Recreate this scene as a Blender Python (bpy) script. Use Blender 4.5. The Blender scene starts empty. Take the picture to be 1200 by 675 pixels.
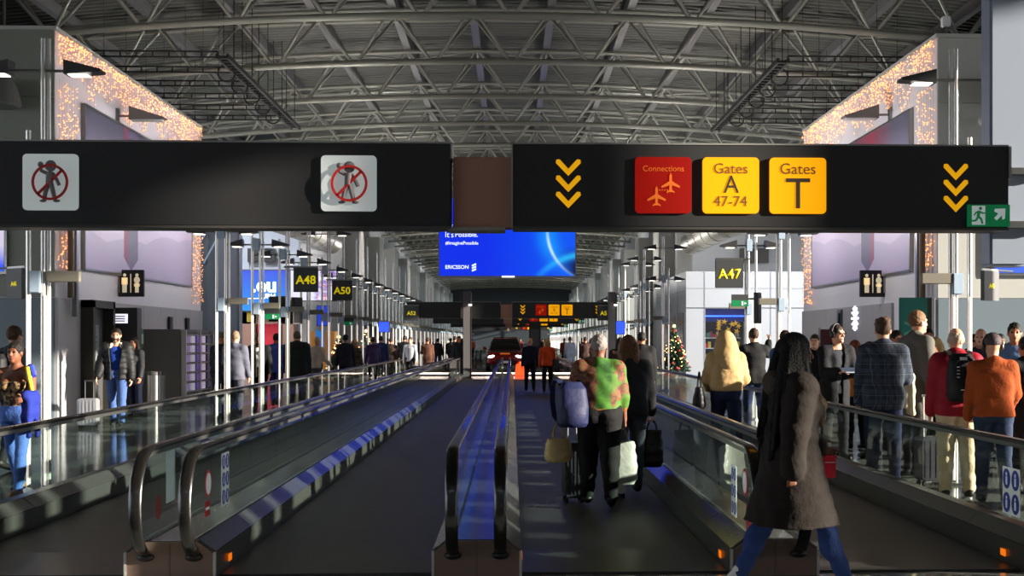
import bpy, bmesh, math, random
import numpy as np
import openvdb as vdb
from mathutils import Vector, Matrix

random.seed(7)
rng = np.random.default_rng(7)
scene = bpy.context.scene
COL = scene.collection
PI = math.pi

# ------------------------------------------------------------------ camera model (1200x675 frame)
F = 1600.0
EYE = 1.66
YAW = math.radians(2.2)
VPX, VPY = 600.0, 398.0
CX = VPX + F * math.tan(YAW)

def W(u, v, Y):
    """world point on the plane y = Y seen at photo coordinates u, v"""
    t = (u - CX) / F
    X = Y * math.tan(YAW + math.atan(t))
    zc = X * math.sin(YAW) + Y * math.cos(YAW)
    return Vector((X, Y, EYE - (v - VPY) * zc / F))

def WX(u, v, X):
    t = (u - CX) / F
    Y = X / math.tan(YAW + math.atan(t))
    zc = X * math.sin(YAW) + Y * math.cos(YAW)
    return Vector((X, Y, EYE - (v - VPY) * zc / F))

# ------------------------------------------------------------------ materials
def lin(c):
    r = []
    for x in c[:3]:
        x = x / 255.0
        r.append(x / 12.92 if x <= 0.04045 else ((x + 0.055) / 1.055) ** 2.4)
    return (r[0], r[1], r[2], 1.0)

_mats = {}
def mat(name, rgb=(128, 128, 128), rough=0.5, metal=0.0, emit=None, estr=0.0, spec=0.5, noise=0.0, nscale=8.0, bump=0.0, bscale=60.0, coat=0.0):
    if name in _mats:
        return _mats[name]
    m = bpy.data.materials.new(name)
    m.use_nodes = True
    nt = m.node_tree
    b = nt.nodes['Principled BSDF']
    c = lin(rgb)
    b.inputs['Base Color'].default_value = c
    b.inputs['Roughness'].default_value = rough
    b.inputs['Metallic'].default_value = metal
    b.inputs['Specular IOR Level'].default_value = spec
    b.inputs['Coat Weight'].default_value = coat
    tc = None
    if noise > 0 or bump > 0:
        tc = nt.nodes.new('ShaderNodeTexCoord')
    if noise > 0:
        n = nt.nodes.new('ShaderNodeTexNoise')
        n.inputs['Scale'].default_value = nscale
        n.inputs['Detail'].default_value = 4
        nt.links.new(tc.outputs['Object'], n.inputs['Vector'])
        mx = nt.nodes.new('ShaderNodeMix'); mx.data_type = 'RGBA'
        mx.inputs[6].default_value = tuple(x * (1 - noise) for x in c[:3]) + (1,)
        mx.inputs[7].default_value = tuple(min(1, x * (1 + noise)) for x in c[:3]) + (1,)
        nt.links.new(n.outputs['Fac'], mx.inputs[0])
        nt.links.new(mx.outputs[2], b.inputs['Base Color'])
    if bump > 0:
        n2 = nt.nodes.new('ShaderNodeTexNoise')
        n2.inputs['Scale'].default_value = bscale
        n2.inputs['Detail'].default_value = 3
        nt.links.new(tc.outputs['Object'], n2.inputs['Vector'])
        bp = nt.nodes.new('ShaderNodeBump')
        bp.inputs['Strength'].default_value = bump
        bp.inputs['Distance'].default_value = 0.02
        nt.links.new(n2.outputs['Fac'], bp.inputs['Height'])
        nt.links.new(bp.outputs['Normal'], b.inputs['Normal'])
    if emit is not None:
        b.inputs['Emission Color'].default_value = lin(emit)
        b.inputs['Emission Strength'].default_value = estr
    _mats[name] = m
    return m

class NX:
    """tiny node-expression helper"""
    def __init__(s, nt): s.nt = nt
    def m(s, op, a, b=None, c=None):
        n = s.nt.nodes.new('ShaderNodeMath'); n.operation = op
        for i, v in enumerate((a, b, c)):
            if v is None: continue
            if isinstance(v, (int, float)): n.inputs[i].default_value = v
            else: s.nt.links.new(v, n.inputs[i])
        return n.outputs[0]
    def mix(s, f, a, b):
        n = s.nt.nodes.new('ShaderNodeMix'); n.data_type = 'RGBA'
        for i, v in ((0, f), (6, a), (7, b)):
            if isinstance(v, (int, float, tuple)): n.inputs[i].default_value = v
            else: s.nt.links.new(v, n.inputs[i])
        return n.outputs[2]
    def xyz(s, kind='Object'):
        tc = s.nt.nodes.new('ShaderNodeTexCoord'); sp = s.nt.nodes.new('ShaderNodeSeparateXYZ')
        s.nt.links.new(tc.outputs[kind], sp.inputs[0])
        return sp.outputs[0], sp.outputs[1], sp.outputs[2]
    def noise(s, scale, detail=3, kind='Object', vec=None):
        n = s.nt.nodes.new('ShaderNodeTexNoise'); n.inputs['Scale'].default_value = scale; n.inputs['Detail'].default_value = detail
        if vec is None:
            tc = s.nt.nodes.new('ShaderNodeTexCoord'); vec = tc.outputs[kind]
        s.nt.links.new(vec, n.inputs['Vector'])
        return n.outputs['Fac']
    def ramp(s, f, lo, hi):
        n = s.nt.nodes.new('ShaderNodeMapRange'); n.clamp = True
        s.nt.links.new(f, n.inputs[0]); n.inputs[1].default_value = lo; n.inputs[2].default_value = hi
        return n.outputs[0]

def new_mat(name):
    m = bpy.data.materials.new(name); m.use_nodes = True
    nt = m.node_tree
    return m, nt, nt.nodes['Principled BSDF'], NX(nt)

def glass_mat(name, tint, refl=1.0, rough=0.0):
    m = bpy.data.materials.new(name); m.use_nodes = True
    nt = m.node_tree; nt.nodes.clear()
    o = nt.nodes.new('ShaderNodeOutputMaterial')
    t = nt.nodes.new('ShaderNodeBsdfTransparent'); t.inputs[0].default_value = tint + (1,)
    g = nt.nodes.new('ShaderNodeBsdfGlossy'); g.inputs['Roughness'].default_value = rough
    g.inputs[0].default_value = (refl, refl, refl, 1)
    fr = nt.nodes.new('ShaderNodeFresnel'); fr.inputs[0].default_value = 1.5
    mx = nt.nodes.new('ShaderNodeMixShader')
    geo = nt.nodes.new('ShaderNodeNewGeometry'); fm = nt.nodes.new('ShaderNodeMath'); fm.operation = 'MULTIPLY'
    sb = nt.nodes.new('ShaderNodeMath'); sb.operation = 'SUBTRACT'; sb.inputs[0].default_value = 1.0
    nt.links.new(geo.outputs['Backfacing'], sb.inputs[1]); nt.links.new(sb.outputs[0], fm.inputs[0]); nt.links.new(fr.outputs[0], fm.inputs[1])
    nt.links.new(fm.outputs[0], mx.inputs[0]); nt.links.new(t.outputs[0], mx.inputs[1]); nt.links.new(g.outputs[0], mx.inputs[2])
    nt.links.new(mx.outputs[0], o.inputs[0])
    return m

# ------------------------------------------------------------------ objects
def link(name, data, parent=None):
    o = bpy.data.objects.new(name, data)
    COL.objects.link(o)
    if parent is not None: o.parent = parent
    return o

def tag(o, label, cat, group=None, kind=None):
    o['label'] = label; o['category'] = cat
    if group: o['group'] = group
    if kind: o['kind'] = kind
    return o

def thing(name, label, cat, loc=(0, 0, 0), rz=0.0, group=None):
    o = link(name, None)
    o.empty_display_size = 0.2
    o.location = loc; o.rotation_euler = (0, 0, rz)
    return tag(o, label, cat, group)

def copy_tree(o, parent=None):
    c = o.copy(); COL.objects.link(c)
    if parent is not None:
        c.parent = parent
    for ch in list(o.children):
        copy_tree(ch, c)
    return c

class MB:
    def __init__(s): s.v = []; s.f = []; s.mi = []; s.cur = 0
    def add(s, vs, fs):
        n = len(s.v); s.v += [tuple(p) for p in vs]
        for f in fs: s.f.append(tuple(i + n for i in f)); s.mi.append(s.cur)
        return s
    def box(s, x0, x1, y0, y1, z0, z1):
        vs = [(x0, y0, z0), (x1, y0, z0), (x1, y1, z0), (x0, y1, z0), (x0, y0, z1), (x1, y0, z1), (x1, y1, z1), (x0, y1, z1)]
        return s.add(vs, [(0, 3, 2, 1), (4, 5, 6, 7), (0, 1, 5, 4), (1, 2, 6, 5), (2, 3, 7, 6), (3, 0, 4, 7)])
    def cbox(s, c, d, M=None):
        a, b, e = d[0] / 2, d[1] / 2, d[2] / 2
        vs = [Vector((i * a, j * b, k * e)) for k in (-1, 1) for i, j in ((-1, -1), (1, -1), (1, 1), (-1, 1))]
        if M is not None: vs = [M @ p for p in vs]
        vs = [p + Vector(c) for p in vs]
        return s.add(vs, [(0, 3, 2, 1), (4, 5, 6, 7), (0, 1, 5, 4), (1, 2, 6, 5), (2, 3, 7, 6), (3, 0, 4, 7)])
    def tube(s, p0, p1, r0, r1=None, n=10, caps=True):
        if r1 is None: r1 = r0
        p0 = Vector(p0); p1 = Vector(p1); d = (p1 - p0).normalized()
        a = d.orthogonal().normalized(); b = d.cross(a)
        vs = []
        for p, r in ((p0, r0), (p1, r1)):
            for i in range(n):
                t = 2 * PI * i / n
                vs.append(p + a * (r * math.cos(t)) + b * (r * math.sin(t)))
        fs = [(i, (i + 1) % n, n + (i + 1) % n, n + i) for i in range(n)]
        if caps: fs += [tuple(range(n))[::-1], tuple(range(n, 2 * n))]
        return s.add(vs, fs)
    def path(s, pts, prof, closed=False, fixed=None):
        """sweep profile (a,b) along pts; a along side vector, b along up"""
        pts = [Vector(p) for p in pts]; m = len(prof); vs = []
        for i, p in enumerate(pts):
            if closed: t = pts[(i + 1) % len(pts)] - pts[i - 1]
            else: t = pts[min(i + 1, len(pts) - 1)] - pts[max(i - 1, 0)]
            t.normalize()
            side = Vector(fixed) if fixed is not None else t.cross(Vector((0, 0, 1))).normalized()
            up = side.cross(t).normalized()
            for a, b in prof: vs.append(p + side * a + up * b)
        fs = []
        L = len(pts)
        for i in range(L if closed else L - 1):
            j = (i + 1) % L
            for k in range(m):
                k2 = (k + 1) % m
                fs.append((i * m + k, i * m + k2, j * m + k2, j * m + k))
        if not closed:
            fs.append(tuple(range(m))[::-1]); fs.append(tuple(range((L - 1) * m, L * m)))
        return s.add(vs, fs)
    def pipe(s, pts, r, n=8):
        pts = [Vector(p) for p in pts]
        vs = []; prev = None
        for i, p in enumerate(pts):
            t = (pts[min(i + 1, len(pts) - 1)] - pts[max(i - 1, 0)]).normalized()
            if prev is None: a = t.orthogonal().normalized()
            else: a = (prev - t * prev.dot(t)).normalized()
            prev = a; b = t.cross(a)
            rr = r[i] if isinstance(r, (list, tuple)) else r
            for k in range(n):
                q = 2 * PI * k / n
                vs.append(p + a * (rr * math.cos(q)) + b * (rr * math.sin(q)))
        fs = []
        for i in range(len(pts) - 1):
            for k in range(n):
                k2 = (k + 1) % n
                fs.append((i * n + k, i * n + k2, (i + 1) * n + k2, (i + 1) * n + k))
        fs += [tuple(range(n))[::-1], tuple(range((len(pts) - 1) * n, len(pts) * n))]
        return s.add(vs, fs)
    def prism(s, poly, axis, a, b):
        """poly: 2D points; axis 'y': poly in (x,z) extruded y a..b; 'x': (y,z); 'z': (x,y)"""
        n = len(poly); vs = []
        for q in (a, b):
            for (p, r) in poly:
                vs.append({'y': (p, q, r), 'x': (q, p, r), 'z': (p, r, q)}[axis])
        fs = [(i, (i + 1) % n, n + (i + 1) % n, n + i) for i in range(n)]
        fs += [tuple(range(n))[::-1], tuple(range(n, 2 * n))]
        return s.add(vs, fs)
    def ball(s, c, r, nu=12, nv=8, M=None):
        if isinstance(r, (int, float)): r = (r, r, r)
        vs = [Vector((0, 0, -r[2]))]
        for j in range(1, nv):
            ph = -PI / 2 + PI * j / nv
            for i in range(nu):
                t = 2 * PI * i / nu
                vs.append(Vector((r[0] * math.cos(ph) * math.cos(t), r[1] * math.cos(ph) * math.sin(t), r[2] * math.sin(ph))))
        vs.append(Vector((0, 0, r[2])))
        if M is not None: vs = [M @ p for p in vs]
        vs = [p + Vector(c) for p in vs]
        fs = []
        for i in range(nu):
            fs.append((0, 1 + (i + 1) % nu, 1 + i))
            for j in range(nv - 2):
                a = 1 + j * nu; b = a + nu
                fs.append((a + i, a + (i + 1) % nu, b + (i + 1) % nu, b + i))
            fs.append((1 + (nv - 2) * nu + i, 1 + (nv - 2) * nu + (i + 1) % nu, len(vs) - 1))
        return s.add(vs, fs)
    def lathe(s, c, prof, n=20):
        """prof: (r,z) list"""
        vs = []; m = len(prof)
        for i in range(n):
            t = 2 * PI * i / n
            for r, z in prof: vs.append((c[0] + r * math.cos(t), c[1] + r * math.sin(t), c[2] + z))
        fs = []
        for i in range(n):
            j = (i + 1) % n
            for k in range(m - 1):
                fs.append((i * m + k, j * m + k, j * m + k + 1, i * m + k + 1))
        fs.append(tuple(i * m for i in range(n))[::-1]); fs.append(tuple(i * m + m - 1 for i in range(n)))
        return s.add(vs, fs)
    def build(s, name, mats, parent=None, smooth=False, bevel=0.0, loc=None):
        me = bpy.data.meshes.new(name)
        me.from_pydata(s.v, [], s.f)
        if not isinstance(mats, (list, tuple)): mats = [mats]
        for m in mats: me.materials.append(m)
        if len(mats) > 1: me.polygons.foreach_set('material_index', s.mi)
        bm = bmesh.new(); bm.from_mesh(me)
        bmesh.ops.recalc_face_normals(bm, faces=bm.faces)
        if bevel > 0:
            bmesh.ops.bevel(bm, geom=[e for e in bm.edges], offset=bevel, segments=2, affect='EDGES', clamp_overlap=True)
        bm.to_mesh(me); bm.free()
        if smooth:
            me.shade_smooth()
            try: me.set_sharp_from_angle(angle=math.radians(40))
            except Exception: pass
        me.update()
        o = link(name, me, parent)
        if loc is not None: o.location = loc
        return o

def struct(o, name=None):
    o['kind'] = 'structure'
    return o

FONT = bpy.data.fonts.load('<builtin>')
def text(name, body, m, parent, cx, y, cz, width=None, height=None, align='CENTER', back=False, bold=0.0, depth=0.004, M=None):
    """flat lettering facing -Y, centred (or left-aligned) at cx, cz in the parent's frame"""
    cu = bpy.data.curves.new(name, 'FONT'); cu.body = body; cu.font = FONT
    cu.align_x = 'LEFT'; cu.size = 1.0; cu.offset = bold; cu.resolution_u = 3
    tmp = bpy.data.objects.new(name + '_src', cu); COL.objects.link(tmp)
    dg = bpy.context.evaluated_depsgraph_get()
    me = bpy.data.meshes.new_from_object(tmp.evaluated_get(dg))
    bpy.data.objects.remove(tmp); bpy.data.curves.remove(cu)
    n = len(me.vertices); co = np.empty(n * 3, np.float32); me.vertices.foreach_get('co', co); co = co.reshape(-1, 3)
    lo = co.min(0); hi = co.max(0); d = hi - lo
    sx = sz = None
    if width: sx = width / d[0]
    if height: sz = height / d[1]
    if sx is None: sx = sz
    if sz is None: sz = sx
    x = (co[:, 0] - lo[0]) * sx; z = (co[:, 1] - (lo[1] + hi[1]) / 2) * sz
    if align == 'CENTER': x = x - d[0] * sx / 2
    x = x + cx
    out = np.stack([x, np.full(n, y, np.float32), z + cz], 1)
    me.vertices.foreach_set('co', out.astype(np.float32).ravel())
    bm = bmesh.new(); bm.from_mesh(me)
    r = bmesh.ops.extrude_face_region(bm, geom=bm.faces[:])
    bmesh.ops.translate(bm, vec=(0, -depth, 0), verts=[e for e in r['geom'] if isinstance(e, bmesh.types.BMVert)])
    bmesh.ops.recalc_face_normals(bm, faces=bm.faces)
    if M is not None: bmesh.ops.transform(bm, matrix=M, verts=bm.verts)
    bm.to_mesh(me); bm.free()
    me.name = name
    me.materials.clear(); me.materials.append(m)
    return link(name, me, parent)

def rrect(x0, x1, z0, z1, r, n=5):
    pts = []
    for cx, cz, a0 in ((x1 - r, z1 - r, 0), (x0 + r, z1 - r, 90), (x0 + r, z0 + r, 180), (x1 - r, z0 + r, 270)):
        for i in range(n + 1):
            a = math.radians(a0 + 90 * i / n)
            pts.append((cx + r * math.cos(a), cz + r * math.sin(a)))
    return pts
# ================================================================== materials
STEEL = mat('brushed_steel', (150, 150, 148), 0.28, 0.9, noise=0.08, nscale=3)
DECKM = mat('deck_steel', (112, 112, 111), 0.22, 0.75, noise=0.06, nscale=2)
SKIRT = mat('skirt_steel', (84, 84, 82), 0.35, 0.6, noise=0.1, nscale=2)
RUBBER = mat('handrail_rubber', (20, 19, 18), 0.26, 0.0, spec=0.7, coat=.3)
ENDCAP = mat('end_cap_paint', (122, 100, 88), 0.5, 0.0, noise=0.06, nscale=5)
BRIGHT = mat('bright_edge', (205, 205, 200), 0.3, 0.6)
BLACK = mat('black_plastic', (12, 12, 13), 0.5)
SIGNM = mat('sign_charcoal', (30, 30, 32), 0.6, noise=0.05, nscale=1.5)
PLATE0 = mat('sign_lower_rail', (62, 60, 58), 0.5)
SIGNEDGE = mat('sign_edge', (150, 150, 146), 0.4, 0.3)
WHITE = mat('white_paint', (225, 226, 226), 0.5)
POLEM = mat('pole_steel', (215, 212, 205), 0.25, 0.55)
YEL = mat('sign_yellow_lettering', (255, 190, 10), 0.5, emit=(255, 180, 0), estr=0.55)
YELTXT = mat('gate_yellow_lettering', (245, 225, 20), 0.5, emit=(245, 220, 10), estr=0.45)
AMBER = mat('amber_tile', (200, 130, 5), 0.45, emit=(255, 172, 0), estr=0.75, spec=.2)
REDT = mat('red_tile', (120, 12, 5), 0.45, emit=(170, 16, 4), estr=0.5, spec=.2)
REDORANGE = mat('tile_orange_print', (215, 105, 30), 0.5, emit=(220, 100, 20), estr=0.4)
BROWNTX = mat('tile_brown_print', (105, 62, 10), 0.6)
DARKTX = mat('tile_dark_print', (45, 30, 10), 0.6)
TILEW = mat('light_tile', (205, 212, 212), 0.4, emit=(205, 215, 215), estr=0.3)
FIGG = mat('figure_grey', (120, 112, 116), 0.6)
REDRING = mat('prohibition_red', (185, 35, 32), 0.5)
GREENS = mat('exit_green', (0, 120, 70), 0.45, emit=(0, 115, 65), estr=0.35)
BROWNBOX = mat('brown_panel', (158, 112, 96), 0.6, noise=0.05, nscale=1)
WALLM = mat('wall_cladding', (172, 172, 168), 0.55, noise=0.05, nscale=0.7)
WALLS = mat('wall_side_cladding', (216, 213, 222), 0.5, noise=0.04, nscale=0.7)
DADO = mat('dado_panel', (104, 118, 128), 0.4, noise=0.05, nscale=0.8)
DADOG = mat('dado_grey', (158, 156, 160), 0.4, noise=0.05, nscale=0.8)
OLIVE = mat('dark_olive_frame', (45, 43, 34), 0.5)
DKGREY = mat('dark_grey_panel', (60, 60, 62), 0.5)
NAVY = mat('navy_void', (18, 24, 34), 0.5)
TRUSSM = mat('truss_paint', (150, 150, 140), 0.42, 0.15, noise=0.06, nscale=1)
PURLIN = mat('purlin_paint', (104, 102, 104), 0.5, 0.1)
DECKROOF = mat('roof_deck', (98, 99, 94), 0.6, 0.1, noise=0.08, nscale=0.6)
CABLE = mat('cable_tray', (30, 30, 28), 0.6)
DUCTM = mat('duct_metal', (170, 168, 160), 0.4, 0.5, noise=0.06, nscale=2)
LAMPS = mat('lamp_shade', (70, 70, 72), 0.4, 0.4)
LENS = mat('lamp_lens', (255, 250, 240), 0.4, emit=(255, 248, 235), estr=2.5)
SHOPW = mat('shop_panel', (150, 154, 162), 0.35, noise=0.02, nscale=1)
GLASS = glass_mat('balustrade_glass', (0.90, 0.95, 0.935))
GLASSW = glass_mat('window_glass', (0.85, 0.9, 0.92))
BULB = mat('fairy_bulb', (255, 190, 130), 0.5, emit=(255, 160, 92), estr=3.0)

# floor: polished dark stone with joints
def floor_material():
    m, nt, b, n = new_mat('polished_floor')
    x, y, z = n.xyz()
    def joint(c, p):
        f = n.m('FRACT', n.m('DIVIDE', c, p)); return n.m('LESS_THAN', f, 0.012 / p * 1.0)
    j = n.m('MAXIMUM', joint(x, 0.9), joint(y, 0.9))
    f = n.noise(1.2, 5)
    c = n.mix(f, lin((96, 102, 98)), lin((128, 132, 126)))
    c2 = n.mix(n.m('MULTIPLY', j, 0.6), c, lin((40, 42, 42)))
    nt.links.new(c2, b.inputs['Base Color'])
    b.inputs['Roughness'].default_value = 0.10
    return m
FLOORM = floor_material()

def belt_material():
    m, nt, b, n = new_mat('pallet_belt')
    x, y, z = n.xyz()
    rib = n.m('FRACT', n.m('DIVIDE', y, 0.40))
    gap = n.m('LESS_THAN', rib, 0.035)
    f = n.noise(2.5, 4)
    c = n.mix(f, lin((54, 53, 51)), lin((80, 78, 74)))
    c = n.mix(gap, c, lin((18, 18, 18)))
    nt.links.new(c, b.inputs['Base Color'])
    b.inputs['Metallic'].default_value = 0.3
    b.inputs['Roughness'].default_value = 0.42
    w = n.m('SINE', n.m('MULTIPLY', x, 520.0))
    bp = nt.nodes.new('ShaderNodeBump'); bp.inputs['Strength'].default_value = 0.25; bp.inputs['Distance'].default_value = 0.004
    nt.links.new(w, bp.inputs['Height']); nt.links.new(bp.outputs['Normal'], b.inputs['Normal'])
    return m
BELT = belt_material()

# ================================================================== floor and roof
fl = MB().add([(-45, -12, 0), (45, -12, 0), (45, 230, 0), (-45, 230, 0), (-45, -12, -.3), (45, -12, -.3), (45, 230, -.3), (-45, 230, -.3)],
              [(0, 1, 2, 3), (7, 6, 5, 4), (0, 4, 5, 1), (1, 5, 6, 2), (2, 6, 7, 3), (3, 7, 4, 0)]).build('floor', FLOORM)
struct(fl)

RARC = 116.0
HB = EYE + 8.0
def zb(x): return HB - x * x / (2 * RARC)
def zt(x): return zb(x) + 1.35
ROOF_Y0, ROOF_Y1 = -12.0, 215.0
def build_roof():
    m = MB(); xs = np.linspace(-24, 24, 25); vs = []; fs = []
    per = 0.36; ny = int((ROOF_Y1 - ROOF_Y0) / per)
    prof = [(0, 0), (.10, 0), (.16, .07), (.30, .07)]
    rows = []
    for i in range(ny):
        for dy, dz in prof: rows.append((ROOF_Y0 + i * per + dy, dz))
    for y, dz in rows:
        for x in xs: vs.append((x, y, zt(x) + .42 + dz))
    n = len(xs)
    for r in range(len(rows) - 1):
        for k in range(n - 1): fs.append((r * n + k, r * n + k + 1, (r + 1) * n + k + 1, (r + 1) * n + k))
    m.add(vs, fs)
    # top skin gives the deck its thickness
    vs2 = []
    for y in (ROOF_Y0, ROOF_Y1):
        for x in xs: vs2.append((x, y, zt(x) + .75))
    m.add(vs2, [(k, n + k, n + k + 1, k + 1) for k in range(n - 1)])
    return m.build('ceiling', DECKROOF)
struct(build_roof())
for k in range(-8, 9):
    x = k * 2.25 + 1.125
    z = zt(x)
    o = MB().box(x - .11, x + .11, ROOF_Y0, ROOF_Y1, z + .08, z + .40).build('trim_%d' % (k + 9), PURLIN)
    struct(o)

TRUSS_Y = [33.7 + 5.6 * n for n in range(-7, 32)]
ORD = ['first', 'second', 'third', 'fourth', 'fifth', 'sixth', 'seventh', 'eighth', 'ninth', 'tenth', 'eleventh', 'twelfth', 'thirteenth', 'fourteenth', 'fifteenth', 'sixteenth']
def make_truss():
    t = thing('roof_truss', 'x', 'roof truss', (0, 0, 0))
    span = 18.0
    def arc(f, dy, n=33): return [(x, dy, f(x)) for x in np.linspace(-span, span, n)]
    MB().pipe(arc(zb, 0), .092, 10).build('bottom_chord', TRUSSM, t, True)
    for s in (-1, 1):
        MB().pipe(arc(zt, s * .62), .062, 8).build('top_chord', TRUSSM, t, True)
    wb = MB(); cr = MB()
    for k in range(-8, 9):
        x = k * 2.25
        for s in (-1, 1):
            for d in (-1, 1):
                x2 = x + d * 1.125
                if abs(x2) > span: continue
                # V legs start just off the node and splay to the two top chords
                wb.tube((x + d * .07, 0, zb(x) + .02), (x2 - d * .06, s * .62, zt(x2)), .043, n=8)
        x2 = x + 1.125
        if abs(x2) < span:
            cr.tube((x2, -.62, zt(x2)), (x2, .62, zt(x2)), .036, n=8)
            if k < 7:
                a = 1 if k % 2 else -1
                cr.tube((x2, -.62 * a, zt(x2)), (x2 + 2.25, .62 * a, zt(x2 + 2.25)), .03, n=8)
    wb.build('web_struts', TRUSSM, t, True)
    cr.build('cross_struts', TRUSSM, t, True)
    return t
tr0 = make_truss()
for i, y in enumerate(TRUSS_Y):
    t = tr0 if i == 0 else copy_tree(tr0)
    t.location.y = y
    j = i - 7
    if j < 0:
        tag(t, 'near curved tubular roof truss above the top edge of the photo', 'roof truss', 'near roof trusses overhead')
    elif j < 6:
        tag(t, 'curved tubular steel roof truss with V webbing, %s one from the top of the photo' % ORD[j], 'roof truss', 'roof trusses spanning the hall')
    else:
        tag(t, 'far curved tubular roof truss seen small below the overhead signs', 'roof truss', 'distant roof trusses')

# end wall of the hall, far away
ew = MB().box(-30, 30, 214, 214.5, 0, 12).build('wall_far', mat('far_wall', (52, 56, 62), .6))
struct(ew)

# ================================================================== moving walkways
Y0, Y1 = 9.52, 57.0
RAIL_TOP = .92
def rail_path(x, r, y0, y1, ext):
    """closed-ended D loop: far inlet, far loop, along, near loop, near inlet"""
    cz = .53
    yc0 = y0 + .10; yc1 = y1 - .10
    pts = []
    for i in range(13):
        a = math.radians(90 + 180 * i / 12)      # near loop from top (90) round to the bottom (270)
        pts.append((x, yc0 + r * math.cos(a), cz + r * math.sin(a)))
    pts.append((x, y0 + .02, cz - r))
    pts = pts[::-1]
    far = []
    for i in range(13):
        a = math.radians(90 - 180 * i / 12)
        far.append((x, yc1 + r * math.cos(a), cz + r * math.sin(a)))
    far.append((x, y1 - .02, cz - r))
    return pts + [(x, y, cz + r) for y in np.linspace(yc0, yc1, 12)[1:-1]] + far

RAILPROF = [(-.030, -.016), (.030, -.016), (.041, -.008), (.043, .006), (.036, .016), (.018, .021), (-.018, .021), (-.036, .016), (-.043, .006), (-.041, -.008)]
def make_balustrade(xc, y0, y1, sides, label, lane_sides=(-1, 1), panes=True, group=None):
    t = thing('walkway_balustrade', label, 'balustrade', (xc, y0, 0), group=group)
    L = y1 - y0
    def sub(p): return (p[0] - xc, p[1] - y0, p[2])
    two = len(sides) == 2
    if two:
        prof = [(-.305, 0), (-.305, .185), (-.19, .27), (-.15, .255), (.15, .255), (.19, .27), (.305, .185), (.305, 0)]
        xs = [-.165, .165]
        capx = (-.305, .305)
    else:
        s = lane_sides[0]
        prof = [(-.11 * s, 0), (-.11 * s, .27), (.025 * s, .27), (.14 * s, .185), (.14 * s, 0)]
        xs = [0.0]
        capx = (min(-.11 * s, .14 * s), max(-.11 * s, .14 * s))
    MB().prism(prof, 'y', 0.02, L - .02).build('skirt_base', SKIRT, t)
    # sloping bright deck plates, one strip per lane side
    for s in lane_sides:
        dk = MB()
        b = .305 if two else .14
        a = .19 if two else .025
        n = int(L / 1.25)
        poly = [(s * b, .187), (s * a, .272), (s * (a + .004), .281), (s * (b + .003), .196)]
        for i in range(n):
            ya, yb = L * i / n + .03, L * (i + 1) / n + .027 - .006
            dk.prism(poly, 'y', ya, min(yb, L - .03))
        dk.build('deck_plates', DECKM, t)
    if two:
        MB().box(-.148, .148, .05, L - .05, .256, .262).build('centre_deck', DECKM, t)
    # brown end caps with bright bolted edges
    for yy in (0, L):
        d = .02 if yy == 0 else -.02
        ya, yb = min(yy, yy + d), max(yy, yy + d)
        if two:
            poly = [(-.30, .003), (.30, .003), (.30, .18), (.185, .262), (-.185, .262), (-.30, .18)]
        else:
            s = lane_sides[0]; poly = [(-.10 * s, .003), (.135 * s, .003), (.135 * s, .18), (.02 * s, .262), (-.10 * s, .262)]
        ec = MB().prism(poly, 'y', ya, yb).build('end_cap', ENDCAP, t)
        for xx in capx:
            st = MB()
            st.box(xx - .009, xx + .009, ya - .004, yb + .004, .003, .19)
            for zz in (.05, .11, .16): st.tube((xx, ya - .012 if yy == 0 else yb + .012, zz), (xx, ya, zz), .007, n=6)
            st.build('edge_strip', BRIGHT, ec)
        if two: MB().box(-.002, .002, ya - .002, yb + .002, .003, .255).build('cap_seam', SKIRT, ec)
    for gx in xs:
        r_out = RAIL_TOP - .53 - .021
        pp = [sub(p) for p in rail_path(xc + gx, r_out, y0, y1, 0)]
        MB().path(pp, RAILPROF, fixed=(1, 0, 0)).build('handrail', RUBBER, t, True)
        r_in = r_out - .032
        pg = [sub(p) for p in rail_path(xc + gx, r_in, y0, y1, 0)]
        MB().path(pg, [(-.02, -.016), (.02, -.016), (.02, .014), (-.02, .014)], fixed=(1, 0, 0)).build('rail_guide', STEEL, t)
        inl = MB()
        for yy, sg in ((0, -1), (L, 1)):
            inl.ball((gx, yy + sg * .005, .53 - r_out), (.062, .05, .032), 14, 8)
        inl.build('handrail_inlet', BLACK, t, True)
        # glass: rounded end panes and straight panes
        r = r_in - .012
        th = .005
        def dpoly(near):
            yc = .10 if near else L - .10
            q = []
            for i in range(15):
                a = math.radians(90 + 180 * i / 14) if near else math.radians(90 - 180 * i / 14)
                yy, zz = yc + r * math.cos(a), .53 + r * math.sin(a)
                if zz < .255: continue
                q.append((yy, zz))
            e = .80 if near else L - .80
            return q + [(e, .255), (e, .53 + r)]
        if panes:
            for near in (True, False):
                MB().prism(dpoly(near), 'x', gx - th, gx + th).build('rounded_glass_pane', GLASS, t)
            n = int(round((L - 1.6) / 1.25)); st = (L - 1.6) / n
            src = None
            for i in range(n):
                ya = .80 + i * st + .004
                if src is None:
                    src = MB().box(-th, th, 0, st - .008, .255, .53 + r).build('glass_pane', GLASS, t, loc=(gx, ya, 0))
                else:
                    c = src.copy(); COL.objects.link(c); c.parent = t; c.location = (gx, ya, 0)
        else:
            MB().prism(dpoly(True)[:-2] + dpoly(False)[:-2][::-1], 'x', gx - th, gx + th).build('glass_pane', GLASS, t)
    return t

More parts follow.
